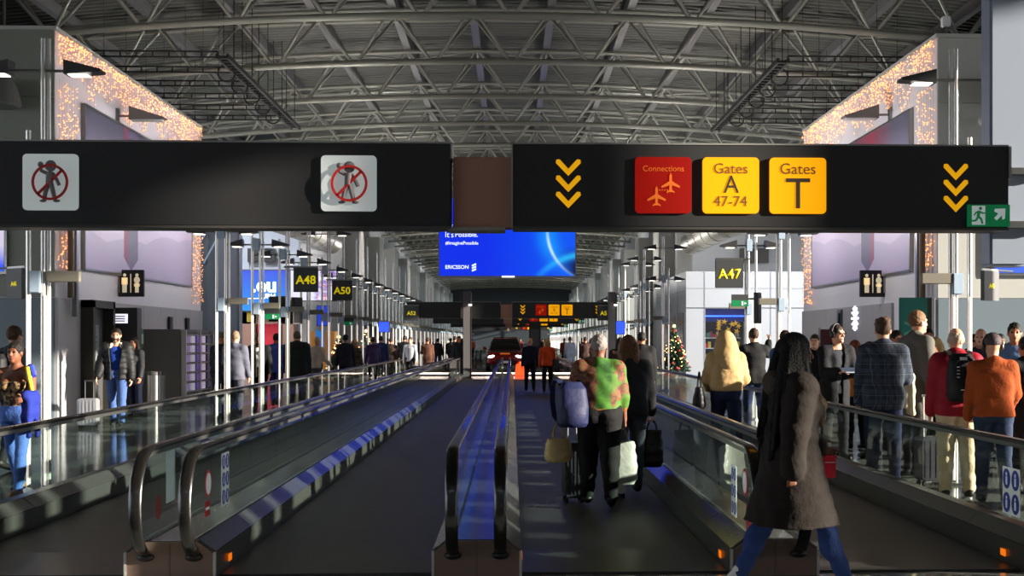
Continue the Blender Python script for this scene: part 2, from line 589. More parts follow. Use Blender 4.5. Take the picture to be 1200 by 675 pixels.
LANES = [(-4.31 + .145, -2.36 - .31), (-2.36 + .31, -.245 - .31), (-.245 + .31, 1.845 - .31), (1.845 + .31, 3.79 - .145)]
BAL = [(-4.31, (0,), (1,), 'single glass balustrade with grey handrail at the far left of the walkways'),
       (-2.36, (-1, 1), (-1, 1), 'double glass balustrade with two black handrail loops left of the centre lane'),
       (-.245, (-1, 1), (-1, 1), 'double glass balustrade in the middle with blue glow between its panes'),
       (1.845, (-1, 1), (-1, 1), 'double glass balustrade behind the woman in the brown parka'),
       (3.79, (0,), (-1,), 'single glass balustrade in front of the crowd on the right')]
bals = [make_balustrade(x, Y0, Y1, s, lb, ls) for x, s, ls, lb in BAL]
LANE_LB = ['moving walkway belt in the far left lane beside the outer rail', 'wide dark moving walkway belt left of the middle balustrade',
           'moving walkway belt carrying the woman in the green patterned top', 'moving walkway belt behind the woman in the parka on the right']
for (a, b), lb in zip(LANES, LANE_LB):
    t = thing('moving_walkway', lb, 'moving walkway', ((a + b) / 2, Y0, 0))
    w = (b - a) / 2 - .004
    L = Y1 - Y0
    MB().box(-w, w, 1.2, L - 1.2, .001, .012).build('pallet_belt', BELT, t)
    for yy in (.15, L - 1.2):
        MB().box(-w, w, yy, yy + 1.05, .001, .014).build('comb_plate', mat('comb_steel', (66, 66, 66), .4, .4), t)
    # orange marker lights in the skirt near the entrance
    for s in (-1, 1):
        MB().box(s * w - .006 if s > 0 else -w, w if s > 0 else -w + .006, .42, .52, .06, .11).build('skirt_marker', mat('orange_marker', (240, 130, 20), .4, emit=(255, 120, 10), estr=0.8), t)

# walkways of the next section, seen far away past the car
for k, off in enumerate((86.5, 145.0)):
    for i, (x, s, ls, lb) in enumerate(BAL):
        b = make_balustrade(x, Y0 + off, Y1 + off, s, 'distant glass balustrade of the walkways beyond the red car', ls, panes=False, group='distant walkway balustrades')

# stickers on the glass
BLUEST = mat('sticker_blue', (40, 70, 190), .5)
WHITEST = mat('sticker_white', (220, 225, 225), .5, emit=(220, 225, 225), estr=.12)
REDST = mat('sticker_red', (215, 45, 40), .5)
def disk_x(mb, x, y, z, r, s, th=.002):
    n = 20
    mb.prism([(y + r * math.cos(2 * PI * i / n), z + r * math.sin(2 * PI * i / n)) for i in range(n)], 'x', min(x, x + s * th), max(x, x + s * th))
def sticker_grid(bi, gx, y, z, w, h, rows, cols, side, name='safety_sticker'):
    b = bals[bi]; x = gx + side * .006
    p = MB().prism(rrect(y - w / 2, y + w / 2, z - h / 2, z + h / 2, .01), 'x', min(x, x + side * .002), max(x, x + side * .002)).build(name, WHITEST, b)
    m = MB()
    for r in range(rows):
        for c in range(cols):
            cy = y - w / 2 + w * (c + .5) / cols; cz = z - h / 2 + h * (r + .5) / rows
            disk_x(m, x + side * .002, cy, cz, min(w / cols, h / rows) * .43, side)
    m.build('sticker_symbols', BLUEST, p)
    g = MB()
    for r in range(rows):
        for c in range(cols):
            cy = y - w / 2 + w * (c + .5) / cols; cz = z - h / 2 + h * (r + .5) / rows
            q = min(w / cols, h / rows)
            xx = x + side * .004
            disk_x(g, xx, cy, cz + q * .2, q * .08, side, .001)
            g.box(min(xx, xx + side * .001), max(xx, xx + side * .001), cy - q * .09, cy + q * .09, cz - q * .25, cz + q * .1)
    g.build('sticker_figures', WHITEST, p)
    return p
b = bals[1]
def yrel(u, v, X):
    p = WX(u, v, X); return p.y - Y0, p.z
y_, z_ = yrel(243, 570, -2.195)
p = MB()
disk_x(p, .171, y_, z_ + .02, .10, 1); o = p.build('prohibition_sticker', REDST, b)
p = MB(); disk_x(p, .173, y_, z_ + .02, .078, 1); p.build('sticker_symbols', WHITEST, o)
p = MB().box(.171, .173, y_ - .11, y_ + .05, z_ - .21, z_ - .10).build('red_warning_sticker', REDST, b)
MB().box(.173, .174, y_ - .09, y_ + .03, z_ - .165, z_ - .145).build('sticker_text_bar', WHITEST, p)
y_, z_ = yrel(263, 561, -2.195)
sticker_grid(1, .165, y_, z_, .26, .40, 3, 2, 1)
y_, z_ = yrel(201, 556, -2.525)
sticker_grid(1, -.165, y_, z_ + .0, .26, .40, 3, 2, -1)
p = MB(); disk_x(p, -.171, y_ - .35, z_ - .2, .09, -1); p.build('prohibition_sticker', REDST, b)
y_, z_ = yrel(1186, 576, 3.79)
sticker_grid(4, 0, y_, z_, .36, .36, 2, 2, -1)
y_, z_ = yrel(874, 570, 1.68)
b = bals[3]
p = MB(); disk_x(p, -.171, y_, z_ + .03, .10, -1); o = p.build('prohibition_sticker', REDST, b)
p = MB(); disk_x(p, -.173, y_, z_ + .03, .078, -1); p.build('sticker_symbols', WHITEST, o)
p = MB().box(-.173, -.171, y_ - .22, y_ - .06, z_ - .3, z_ - .12).build('red_warning_sticker', REDST, b)
y_, z_ = yrel(861, 575, 1.68)
sticker_grid(3, -.165, y_, z_, .22, .38, 3, 2, -1)

# ================================================================== overhead signs
YS = 11.11
def sx(u): return W(u, 300, YS).x
def sz(v): return W(600, v, YS).z
def chevrons(parent, cx, vtop, y, m, step=19.0, hw=12.5, hh=13.5):
    for k in range(3):
        vt = vtop + k * step
        mb = MB()
        c0 = Vector((cx, y, sz(vt + hh)))
        for s in (-1, 1):
            e = Vector((cx + s * (sx(612.5) - sx(600)), y, sz(vt)))
            d = e - c0; n = Vector((-d.z, 0, d.x)).normalized() * .021 * (1 if s > 0 else -1)
            tip = Vector((0, 0, .0))
            poly = [(c0.x, c0.z - .026), (c0.x, c0.z + .030), (e.x + n.x, e.z + n.z), (e.x + d.x * .12, e.z + d.z * .12), (e.x - n.x, e.z - n.z)]
            mb.prism(poly, 'y', y - .006, y)
        mb.build('chevron_arrow', m, parent)

def sign_tile(parent, u, v, w, m, name):
    return MB().prism(rrect(sx(u - w / 2), sx(u + w / 2), sz(v + w / 2), sz(v - w / 2), .035), 'y', -.022, 0).build(name, m, parent)

def plane_icon(parent, cx, cz, s, m, y):
    mb = MB()
    mb.prism([(cx - .07 * s, cz - .5 * s), (cx - .07 * s, cz + .4 * s), (cx, cz + .55 * s), (cx + .07 * s, cz + .4 * s), (cx + .07 * s, cz - .5 * s)], 'y', y - .004, y)
    for k in (-1, 1):
        mb.prism([(cx, cz + .15 * s), (cx + k * .5 * s, cz - .17 * s), (cx + k * .5 * s, cz - .27 * s), (cx, cz - .1 * s)], 'y', y - .004, y)
        mb.prism([(cx, cz - .32 * s), (cx + k * .22 * s, cz - .48 * s), (cx + k * .22 * s, cz - .55 * s), (cx, cz - .46 * s)], 'y', y - .004, y)
    mb.build('aeroplane_symbol', m, parent)

def make_right_sign():
    t = thing('overhead_sign', 'x', 'sign', (0, YS, 0))
    x0, x1, z0, z1 = sx(601), sx(1182), sz(265.5), sz(168.5)
    MB().box(x0, x1, 0, .30, z0, z1).build('sign_panel', SIGNM, t, bevel=.006)
    MB().box(x0, x1, -.012, .31, z0 - .02, z0).build('lower_rail', PLATE0, t)
    e = MB(); e.box(x0, x1, -.002, .31, z1, z1 + .014)
    e.box(x0 - .012, x0, -.012, .31, z0, z1); e.box(x1, x1 + .02, -.012, .31, z1 - .27, z1)
    e.build('panel_edging', SIGNEDGE, t)
    chevrons(t, sx(666), 188.5, 0, YEL); chevrons(t, sx(1120), 191.5, 0, YEL)
    a = sign_tile(t, 777, 216.5, 66, REDT, 'connections_tile')
    text('tile_lettering', 'Connections', REDORANGE, a, sx(777), -.022, sz(197), width=.335)
    plane_icon(a, sx(785.5), sz(214), .15, REDORANGE, -.022); plane_icon(a, sx(769), sz(229.5), .15, REDORANGE, -.022)
    d = MB()
    for i in range(5): d.box(sx(772 + i * 3), sx(773.5 + i * 3), -.026, -.022, sz(223), sz(221.8))
    d.build('dotted_line', REDORANGE, a)
    b = sign_tile(t, 856, 216.5, 66, AMBER, 'gates_tile')
    text('tile_lettering', 'Gates', BROWNTX, b, sx(856), -.022, sz(196.5), width=.275)
    text('tile_lettering', 'A', DARKTX, b, sx(856.5), -.022, sz(215), height=.142, width=.125)
    text('tile_lettering', '47-74', BROWNTX, b, sx(855.5), -.022, sz(235), width=.275)
    c = sign_tile(t, 934.5, 216.5, 66, AMBER, 'gates_tile')
    text('tile_lettering', 'Gates', BROWNTX, c, sx(934.5), -.022, sz(196.5), width=.29)
    text('tile_lettering', 'T', DARKTX, c, sx(934.5), -.022, sz(225.5), height=.245, width=.20)
    g = MB().box(sx(1133), sx(1182), -.03, -.002, sz(264), sz(238)).build('exit_tile', GREENS, t)
    MB().box(sx(1137.5), sx(1153), -.033, -.03, sz(262), sz(239.5)).build('door_symbol', TILEW, g)
    rm = MB()
    def P(u, v): return (sx(u), -.036, sz(v))
    rm.ball(P(1147.3, 242.6), (.014, .004, .014), 10, 6)
    for a_, b_, r_ in (((1145.8, 245.5), (1144.5, 252.5), .013), ((1145, 252), (1148.5, 256), .009), ((1148.5, 256), (1149.5, 261), .008), ((1144.5, 252.5), (1142, 257), .009), ((1142, 257), (1137.5, 257.5), .008), ((1146, 246), (1150, 248.5), .007), ((1150, 248.5), (1152.5, 248), .006), ((1145.5, 246), (1141.5, 248), .007), ((1141.5, 248), (1140, 251), .006)):
        rm.tube(P(*a_), P(*b_), r_, n=6)
    rm.build('running_figure', GREENS, g)
    ar = MB()
    ar.prism([(sx(1163.5), sz(246)), (sx(1164.5), sz(243)), (sx(1176.5), sz(242.5)), (sx(1176), sz(254.5)), (sx(1173), sz(256)), (sx(1172.5), sz(251))], 'y', -.034, -.03)
    ar.prism([(sx(1170), sz(247)), (sx(1173), sz(250)), (sx(1166.5), sz(256.8)), (sx(1163.5), sz(254))], 'y', -.034, -.03)
    ar.build('arrow_symbol', TILEW, g)
    return t

def no_entry_tile(t, u, v):
    a = sign_tile(t, u, v, 65, TILEW, 'prohibition_tile')
    cx, cz = sx(u), sz(v)
    s = (sx(u + 10) - sx(u)) / 10
    fig = MB()
    def P(dx, dy, y=-.034): return (cx + dx * s, y, cz - dy * s)
    fig.ball(P(1, -19), (6.8 * s, .012, 6.8 * s), 16, 10)
    fig.pipe([P(.5, -12), P(0, -6), P(-.5, 2)], [3.6 * s, 4.6 * s, 4.2 * s], 10)
    fig.pipe([P(-3, -10), P(-10, -13), P(-10.5, -19)], [2.4 * s, 2.0 * s, 1.8 * s], 8)
    fig.ball(P(-10.8, -20.5), (3.4 * s, .012, 3.6 * s), 10, 8)
    fig.pipe([P(3, -10), P(8, -3), P(11, 4)], [2.4 * s, 2.2 * s, 2.2 * s], 8)
    fig.pipe([P(-2, 2), P(-5, 12), P(-6.5, 21)], [3.0 * s, 2.8 * s, 2.4 * s], 8)
    fig.pipe([P(1.5, 2), P(4, 12), P(6, 21)], [3.0 * s, 2.8 * s, 2.4 * s], 8)
    fig.ball(P(-8, 22.5), (4.2 * s, .012, 1.8 * s), 10, 6); fig.ball(P(8, 22.5), (4.2 * s, .012, 1.8 * s), 10, 6)
    fig.build('waving_figure', FIGG, a, True)
    ring = MB(); n = 36
    pts = [P(1 + 20 * math.cos(2 * PI * i / n), .5 - 20 * math.sin(2 * PI * i / n), -.052) for i in range(n)]
    ring.path(pts, [(-.004, -1.5 * s), (.004, -1.5 * s), (.004, 1.5 * s), (-.004, 1.5 * s)], closed=True, fixed=(0, 1, 0))
    q = 20 * .707
    p0, p1 = Vector(P(1 - q, .5 + q, -.052)), Vector(P(1 + q, .5 - q, -.052))
    d = (p1 - p0).normalized(); nn = Vector((-d.z, 0, d.x)) * 1.6 * s
    ring.prism([((p0 + nn).x, (p0 + nn).z), ((p1 + nn).x, (p1 + nn).z), ((p1 - nn).x, (p1 - nn).z), ((p0 - nn).x, (p0 - nn).z)], 'y', -.056, -.049)
    ring.build('red_ring', REDRING, a)

def make_left_sign(pict):
    t = thing('overhead_sign', 'x', 'sign', (0, YS, 0))
    x0, x1, z0, z1 = sx(-52), sx(528), sz(265.5), sz(168.5)
    MB().box(x0, x1, 0, .30, z0, z1).build('sign_panel', SIGNM, t, bevel=.006)
    MB().box(x0, x1, -.012, .31, z0 - .02, z0).build('lower_rail', PLATE0, t)
    e = MB(); e.box(x0, x1, -.002, .31, z1, z1 + .014)
    e.box(x1, x1 + .012, -.012, .31, z1 - .12, z1)
    e.build('panel_edging', SIGNEDGE, t)
    if pict:
        no_entry_tile(t, 60, 216); no_entry_tile(t, 409, 216)
    return t

rs = make_right_sign(); tag(rs, 'long charcoal overhead sign with red connections tile and two amber gates tiles', 'sign')
ls_ = make_left_sign(True); tag(ls_, 'long charcoal overhead sign with two crossed-out waving figure tiles', 'sign')
lsb = make_left_sign(False); lsb.location.y = 58
def sign_box(y, label, group=None):
    t = thing('sign_beam', label, 'sign beam', (0, y, 0), group=group)
    MB().box(sx(530.5), sx(600), .06, .30, sz(266), sz(183)).build('beam_panel', BROWNBOX, t, bevel=.005)
    MB().box(sx(525), sx(592), .02, .34, sz(270), sz(266)).build('beam_tray', mat('tray_grey', (130, 126, 118), .5), t)
    return t
sign_box(YS, 'brown panel box joining the two halves of the large near overhead sign')
FAR = [(58.0, 'far overhead sign, %s, first one beyond the blue screen'), (77.0, 'far overhead sign, %s, second one down the hall'),
       (99.0, 'far overhead sign, %s, third one down the hall'), (138.0, 'far overhead sign, %s, last one down the hall')]
for i, (y, lb) in enumerate(FAR):
    r = copy_tree(rs); r.location.y = y; tag(r, lb % 'right half with amber and red tiles', 'sign', 'far overhead signs')
    l = lsb if i == 0 else copy_tree(lsb); l.location.y = y; tag(l, lb % 'plain dark left half', 'sign', 'far overhead signs')
    sign_box(y, 'small brown panel box between far sign halves, %s down the hall' % ORD[i], 'far sign beams')

# mast carrying the near sign on the right
t = thing('sign_mast', 'pale steel mast at the top right corner holding the near overhead sign', 'mast', (4.16, 11.45, 0))
mm = mat('mast_paint', (150, 160, 176), .4, .3)
MB().box(-.10, .22, 0, .24, sz(308), 11.1).build('mast_post', mm, t, bevel=.02)
for v in (193, 258):
    MB().box(-.15, .5, -.10, 0, sz(v + 4), sz(v - 4)).build('mast_arm', STEEL, t)
t = thing('sign_mast', 'pale steel mast outside the left edge holding the near overhead sign', 'mast', (-5.0, 11.45, 0))
MB().box(-.22, .10, 0, .24, sz(308), 11.1).build('mast_post', mm, t, bevel=.02)
MB().box(-.1, .6, -.10, 0, sz(262), sz(254)).build('mast_arm', STEEL, t)

# posts of the first far sign
PG = mat('post_grey', (92, 88, 90), .5)
for u, lb in ((547, 'dark grey sign post left of the middle balustrade end'), (717, 'dark grey sign post behind the woman in the green patterned top')):
    p = W(u, 446, 57.7)
    t = thing('sign_post', lb, 'post', (p.x, 57.72, 0))
    MB().box(-.16, .16, -.16, .16, 0, 3.68).build('post_shaft', PG, t, bevel=.02)
    MB().box(.16, .20, -.16, .16, 0, 3.6).build('post_side_channel', BLACK, t)
    MB().box(-.22, .26, -.22, .22, 0, .03).build('base_plate', STEEL, t)
    s = MB().tube((.15, -.25, 3.15), (.15, -.25, 3.65), .07, n=12).build('spotlight_housing', BLACK, t)
    MB().ball((.15, -.25, 3.13), (.07, .07, .05), 12, 6).build('spotlight_lens', mat('spot_lens', (255, 245, 230), .4, emit=(255, 240, 215), estr=6.0), s)

# ================================================================== big blue advertising screen
def screen_material():
    m, nt, b, n = new_mat('blue_advert_screen')
    x, y, z = n.xyz('Generated')
    X = n.m('MULTIPLY', x, 1.78)
    def dist(cx, cz):
        dx = n.m('SUBTRACT', X, cx); dz = n.m('SUBTRACT', z, cz)
        return n.m('SQRT', n.m('ADD', n.m('MULTIPLY', dx, dx), n.m('MULTIPLY', dz, dz)))
    def glow(v, w): return n.m('POWER', 2.718, n.m('MULTIPLY', n.m('MULTIPLY', v, v), -1.0 / (w * w)))
    c = n.mix(n.ramp(X, .6, 1.8), lin((0, 45, 235)), lin((0, 85, 245)))
    d1 = n.m('SUBTRACT', dist(2.065, .58), .65)
    arc = n.m('MULTIPLY', glow(d1, .018), glow(n.m('SUBTRACT', z, .36), .24))
    halo = n.m('MULTIPLY', glow(d1, .13), glow(n.m('SUBTRACT', z, .45), .35))
    c = n.mix(n.m('MULTIPLY', halo, .7), c, lin((20, 165, 255)))
    ins = n.m('MULTIPLY', n.m('LESS_THAN', d1, 0.0), n.ramp(X, 1.5, 1.78))
    c = n.mix(n.m('MULTIPLY', ins, n.ramp(n.m('SUBTRACT', .4, z), 0.0, .25)), c, lin((0, 15, 70)))
    d2 = n.m('SUBTRACT', dist(1.95, -.62), .90)
    swoosh = n.m('MULTIPLY', glow(d2, .04), n.ramp(X, 1.15, 1.6))
    c = n.mix(n.m('MULTIPLY', swoosh, .8), c, lin((40, 190, 255)))
    c = n.mix(arc, c, lin((200, 240, 255)))
    nt.links.new(c, b.inputs['Emission Color']); b.inputs['Emission Strength'].default_value = 1.0
    b.inputs['Base Color'].default_value = (0.01, 0.01, 0.01, 1); b.inputs['Roughness'].default_value = .3
    return m
YB = 62.0
a_, b_ = W(515, 323, YB), W(674, 233, YB)
t = thing('video_screen', 'large bright blue advertising screen hanging over the middle of the hall', 'screen', ((a_.x + b_.x) / 2, YB, a_.z))
hw, hh = (b_.x - a_.x) / 2, b_.z - a_.z
MB().box(-hw - .06, hw + .06, .02, .35, -.10, hh + .06).build('screen_casing', mat('screen_casing', (95, 97, 105), .5), t, bevel=.01)
sp = MB().box(-hw, hw, -.002, .02, 0, hh).build('screen_panel', screen_material(), t)
WTX = mat('screen_white_text', (235, 245, 255), .5, emit=(235, 245, 255), estr=1.0)
def scx(u): return W(u, 300, YB).x - t.location.x
def scz(v): return W(600, v, YB).z - t.location.z
for bd, u, v, wd, bo in (('expe', 522, 266, 14, 0), ("It's", 522, 275, 9.5, 0), ('Possible.', 533.5, 275, 26.5, .01), ('#ImaginePossible', 522, 285.5, 38.5, .01), ('ERICSSON', 522, 313, 27, .015)):
    text('screen_lettering', bd, WTX, sp, scx(u), -.003, scz(v), width=scx(u + wd) - scx(u), align='LEFT', bold=bo)
lg = MB()
for k in range(3):
    v = 308.5 + k * 3.0
    lg.prism([(scx(553), scz(v + 2)), (scx(558), scz(v)), (scx(558), scz(v + 1.9)), (scx(553), scz(v + 3.9))], 'y', -.008, -.003)
lg.build('screen_logo', WTX, sp)
MB().box(scx(588), scx(603), -.01, .02, scz(325.2), scz(323.2)).build('maker_plate', WTX, t)
rd = MB()
for x in (-2.2, 2.2): rd.tube((x, .18, hh + .05), (x, .18, zb(x) - t.location.z + .6), .03, n=8)
rd.build('hanger_rod', STEEL, t)

# ================================================================== side blocks with the fairy lights
XL, XR = -9.7, 9.25
BY0, BY1, BH = 29.4, 43.0, 8.23
def side_block(X, s, nm):
    xa, xb = sorted((X, X + s * 14))
    w = MB(); w.cur = 0
    o = MB().box(xa, xb, BY0, BY1, 0, BH).build('wall_' + nm, WALLS); struct(o)
    # front facade skin in panels
    f = MB()
    for i in range(6):
        for j in range(4):
            x0 = X + s * (2.2 * i + .008); x1 = X + s * (2.2 * (i + 1) - .008)
            z0 = 2.56 + (BH - 2.56) * j / 4 + .006; z1 = 2.56 + (BH - 2.56) * (j + 1) / 4 - .006
            f.box(min(x0, x1), max(x0, x1), BY0 - .04, BY0 - .001, z0, z1)
    o = f.build('wall_%s_facade' % nm, mat('facade_olive', (124, 128, 118), .5, noise=.05, nscale=.7) if s < 0 else WALLM); struct(o)
    # lower band
    d = MB()
    for i in range(6):
        x0 = X + s * (2.2 * i + .006); x1 = X + s * (2.2 * (i + 1) - .006)
        d.box(min(x0, x1), max(x0, x1), BY0 - .07, BY0 - .001, .0, 2.55)
    o = d.build('trim_%s_dado_front' % nm, DADO); struct(o)
    d = MB()
    for i in range(8):
        if i == 1: continue
        y0 = BY0 - .06 + 1.7 * i; d.box(min(X, X - s * .07), max(X, X - s * .07), y0 + .006, min(y0 + 1.694, BY1), 0, 2.55)
    o = d.build('trim_%s_dado_side' % nm, DADOG); struct(o)
    o = MB().box(xa - .05, xb + .05, BY0 - .08, BY1, BH, BH + .08).build('trim_%s_coping' % nm, WALLM); struct(o)
side_block(XL, -1, 'left'); side_block(XR, 1, 'right')

def poster_material(name, warm):
    m, nt, b, n = new_mat(name)
    x, y, z = n.xyz('Generated')
    def ridge(base, amp, f, ph):
        h = n.m('ADD', base, n.m('MULTIPLY', n.m('SINE', n.m('ADD', n.m('MULTIPLY', y, f), ph)), amp))
        h = n.m('ADD', h, n.m('MULTIPLY', n.m('ABSOLUTE', n.m('SINE', n.m('ADD', n.m('MULTIPLY', y, f * 2.3), ph * 2))), amp * .6))
        return n.ramp(n.m('SUBTRACT', h, z), -.006, .006)
    sky = n.mix(n.ramp(z, .55, .95), lin((170, 160, 194)), lin((88, 86, 110)))
    c = n.mix(ridge(.62, .07, 9, .3), sky, lin((178, 164, 200)))
    c = n.mix(ridge(.46, .06, 6, 2.0), c, lin((214, 198, 226)))
    c = n.mix(ridge(.26, .07, 4, 4.0), c, lin((190, 176, 208)))
    # a dark bottle-shaped column with a red edge
    cy = .36
    dy = n.m('SUBTRACT', y, cy)
    ab = n.m('ABSOLUTE', dy)
    body = n.m('MULTIPLY', n.m('LESS_THAN', ab, n.ramp(z, .02, .9)), n.m('MULTIPLY', n.m('LESS_THAN', ab, .062), n.m('GREATER_THAN', n.m('SUBTRACT', z, n.m('MULTIPLY', ab, 1.4)), .03)))
    c = n.mix(body, c, lin((104, 96, 130)))
    red = n.m('MULTIPLY', body, n.m('LESS_THAN', dy, -.025))
    c = n.mix(n.m('MULTIPLY', red, .8), c, lin((165, 60, 95)))
    if warm:
        up = n.ramp(z, .55, .9)
        c = n.mix(n.m('MULTIPLY', up, n.ramp(y, .2, .8)), c, lin((46, 42, 60)))
        c = n.mix(n.m('MULTIPLY', n.m('MULTIPLY', up, n.ramp(n.m('ABSOLUTE', n.m('SUBTRACT', y, .35)), .22, .0)), .8), c, lin((170, 45, 70)))
    nt.links.new(c, b.inputs['Base Color']); b.inputs['Roughness'].default_value = .4
    return m
def big_poster(X, s, label, warm):
    t = thing('wall_poster', label, 'poster', (X, 31.2, 3.28))
    xx = -s * .09
    MB().box(min(xx * .3, xx), max(xx * .3, xx), 0, 10.2, 0, 3.66).build('poster_print', poster_material('poster_art_' + ('warm' if warm else 'cool'), warm), t)
    f = MB()
    for z in (-.05, 3.66): f.box(min(0, xx * 1.1), max(0, xx * 1.1), -.05, 10.25, z, z + .05)
    for y in (-.06, 10.2): f.box(min(0, xx * 1.1), max(0, xx * 1.1), y, y + .06, -.05, 3.71)
    f.build('poster_frame', STEEL, t)
big_poster(XL, -1, 'huge mauve landscape poster on the left side wall', False)
big_poster(XR, 1, 'huge mauve and crimson landscape poster on the right side wall', True)

def fairy(X, s, y0, y1, z0, z1, n, label, fade=True, parent_name='fairy_light_curtain'):
    t = thing(parent_name, label, 'fairy lights', (X - s * .05, y0, 0))
    v = []; fs = []
    r = .0155
    m = MB()
    for i in range(n):
        y = random.uniform(0, y1 - y0)
        if fade:
            L = (z1 - z0) * (.45 + .55 * abs(math.sin(y * 2.1) * math.cos(y * .9 + 1)))
            z = z1 - L * random.random() ** 1.35
        else: z = random.uniform(z0, z1)
        x = -s * random.uniform(0.0, .04); rr = r * random.uniform(.7, 1.25)
        m.add([(x + rr, y, z), (x - rr, y, z), (x, y + rr, z), (x, y - rr, z), (x, y, z + rr), (x, y, z - rr)],
              [(0, 2, 4), (2, 1, 4), (1, 3, 4), (3, 0, 4), (2, 0, 5), (1, 2, 5), (3, 1, 5), (0, 3, 5)])
    o = m.build('bulbs', BULB, t); o['kind'] = 'stuff'
    w = MB()
    k = max(2, int((y1 - y0) / .16))
    for i in range(k):
        y = (y1 - y0) * (i + .5) / k
        L = (z1 - z0) * (.45 + .55 * abs(math.sin(y * 2.1) * math.cos(y * .9 + 1))) if fade else z1 - z0
        w.tube((-s * .01, y, z1 - L), (-s * .01, y, z1), .003, n=4, caps=False)
    if fade: w.tube((-s * .01, 0, z1), (-s * .01, y1 - y0, z1), .006, n=5)
    o = w.build('light_strings', mat('string_wire', (170, 150, 120), .6), t); o['kind'] = 'stuff'
for X, s, nm in ((XL, -1, 'left'), (XR, 1, 'right')):
    fairy(X, s, BY0 + .05, BY1 - .1, BH - 1.35, BH - .02, 1150, 'band of warm fairy lights along the sloping top edge of the %s wall' % nm)
    fairy(X, s, BY0 + .02, BY0 + 1.35, 3.2, BH - 1.0, 330, 'upright strip of fairy lights at the near corner of the %s wall' % nm, False)
    fairy(X, s, BY1 - 1.6, BY1 - .05, 2.75, BH - 1.2, 330, 'upright strip of fairy lights at the far end of the %s wall' % nm, False)

# pipes on the near part of the side walls, below the sign
for X, s, nm in ((XL, -1, 'left'), (XR, 1, 'right')):
    t = thing('down_pipe', 'brown and grey down pipes near the near corner of the %s wall' % nm, 'pipes', (X - s * .19, BY0 + .45, 2.56))
    MB().tube((0, 0, 0), (0, 0, 2.9), .07, n=12).build('brown_pipe', mat('pipe_brown', (105, 90, 72), .5), t, True)
    MB().box(-.05, .05, .22, .36, -.4, 2.9).build('grey_channel', STEEL, t)

# wedge floodlights on the side walls and the facades
def wedge(mb, s, L=.62, w=.26, h=.2):
    """wedge shade pointing along +x*s from the origin"""
    mb.add([(0, -w / 2, -.03), (0, w / 2, -.03), (0, w / 2, h), (0, -w / 2, h), (s * L, -w / 2, 0), (s * L, w / 2, 0), (s * L, w / 2, .03), (s * L, -w / 2, .03)],
           [(0, 1, 2, 3), (4, 5, 6, 7), (0, 1, 5, 4), (3, 2, 6, 7), (0, 3, 7, 4), (1, 2, 6, 5)])
for X, s, nm in ((XL, -1, 'left'), (XR, 1, 'right')):
    y = 33.9 if s < 0 else 33.0
    t = thing('wedge_floodlight', 'grey wedge floodlight on a short arm above the poster on the %s wall' % nm, 'floodlight', (X, y, 7.15))
    MB().box(min(0, -s * .06), max(0, -s * .06), -.08, .08, -.25, .18).build('wall_bracket', STEEL, t)
    MB().tube((-s * .05, 0, 0), (-s * .35, 0, 0), .03).build('arm', STEEL, t)
    w = MB(); wedge(w, -s, .85, .4, .3); w.build('shade', mat('flood_grey', (120, 118, 118), .5, .2), t, loc=(-s * .35, 0, -.08))
    MB().box(min(-s * .4, -s * 1.15), max(-s * .4, -s * 1.15), -.17, .17, -.12, -.1).build('lens', mat('flood_lens', (200, 200, 195), .3), t)
    # dome loudspeaker on the facade
    q = W(8, 100, BY0) if s < 0 else W(1172, 96, BY0)
    t = thing('dome_loudspeaker', 'big grey dome loudspeaker at the upper %s edge of the photo' % nm, 'loudspeaker', (q.x, BY0 - .10, q.z))
    MB().tube((0, .06, 0), (0, -.35, 0), .05).build('bracket', STEEL, t)
    MB().lathe((0, -.5, -.55), [(.02, .62), (.30, .58), (.42, .4), (.5, .05), (.44, 0), (.02, .1)], 24).build('dome', mat('dome_grey', (110, 112, 112), .35, .3), t, True)
# small security camera and roof aerial on the right block
q = W(1147, 144, BY0)
t = thing('security_camera', 'small white security camera on the upper right facade', 'camera', (q.x, BY0 - .05, q.z))
MB().tube((0, .03, .06), (0, -.14, .03), .03).build('arm', WHITE, t); MB().ball((0, -.2, 0), .1, 14, 8).build('housing', WHITE, t, True); MB().ball((0, -.27, -.02), .05, 10, 6).build('lens', BLACK, t, True)
q = W(1110, 42, BY0 + .3)
t = thing('roof_beacon', 'small grey beacon box on a stub above the right wall corner', 'beacon', (q.x, BY0 + .4, BH + .08))
MB().tube((0, 0, 0), (0, 0, .45), .05).build('stub', STEEL, t); MB().box(-.09, .09, -.09, .09, .25, .48).build('beacon_box', WHITE, t, bevel=.02)
# guard rails on top of the blocks
for s, nm, xa in ((-1, 'left', -11.2), (1, 'right', 12.0)):
    t = thing('roof_guard_rail', 'dark metal guard rail on top of the %s block under the roof' % nm, 'guard rail', (xa, BY0 + 1.2, BH + .08))
    r = MB()
    for k in range(4): r.tube((s * k * 1.1, 0, 0), (s * k * 1.1, 0, 1.1), .03, n=8)
    r.build('rail_posts', mat('rail_grey', (95, 97, 95), .5, .3), t)
    r = MB()
    for z in (.55, 1.1): r.tube((0, 0, z), (s * 3.3, 0, z), .03, n=8)
    r.build('rail_bars', mat('rail_grey', (95, 97, 95), .5, .3), t)

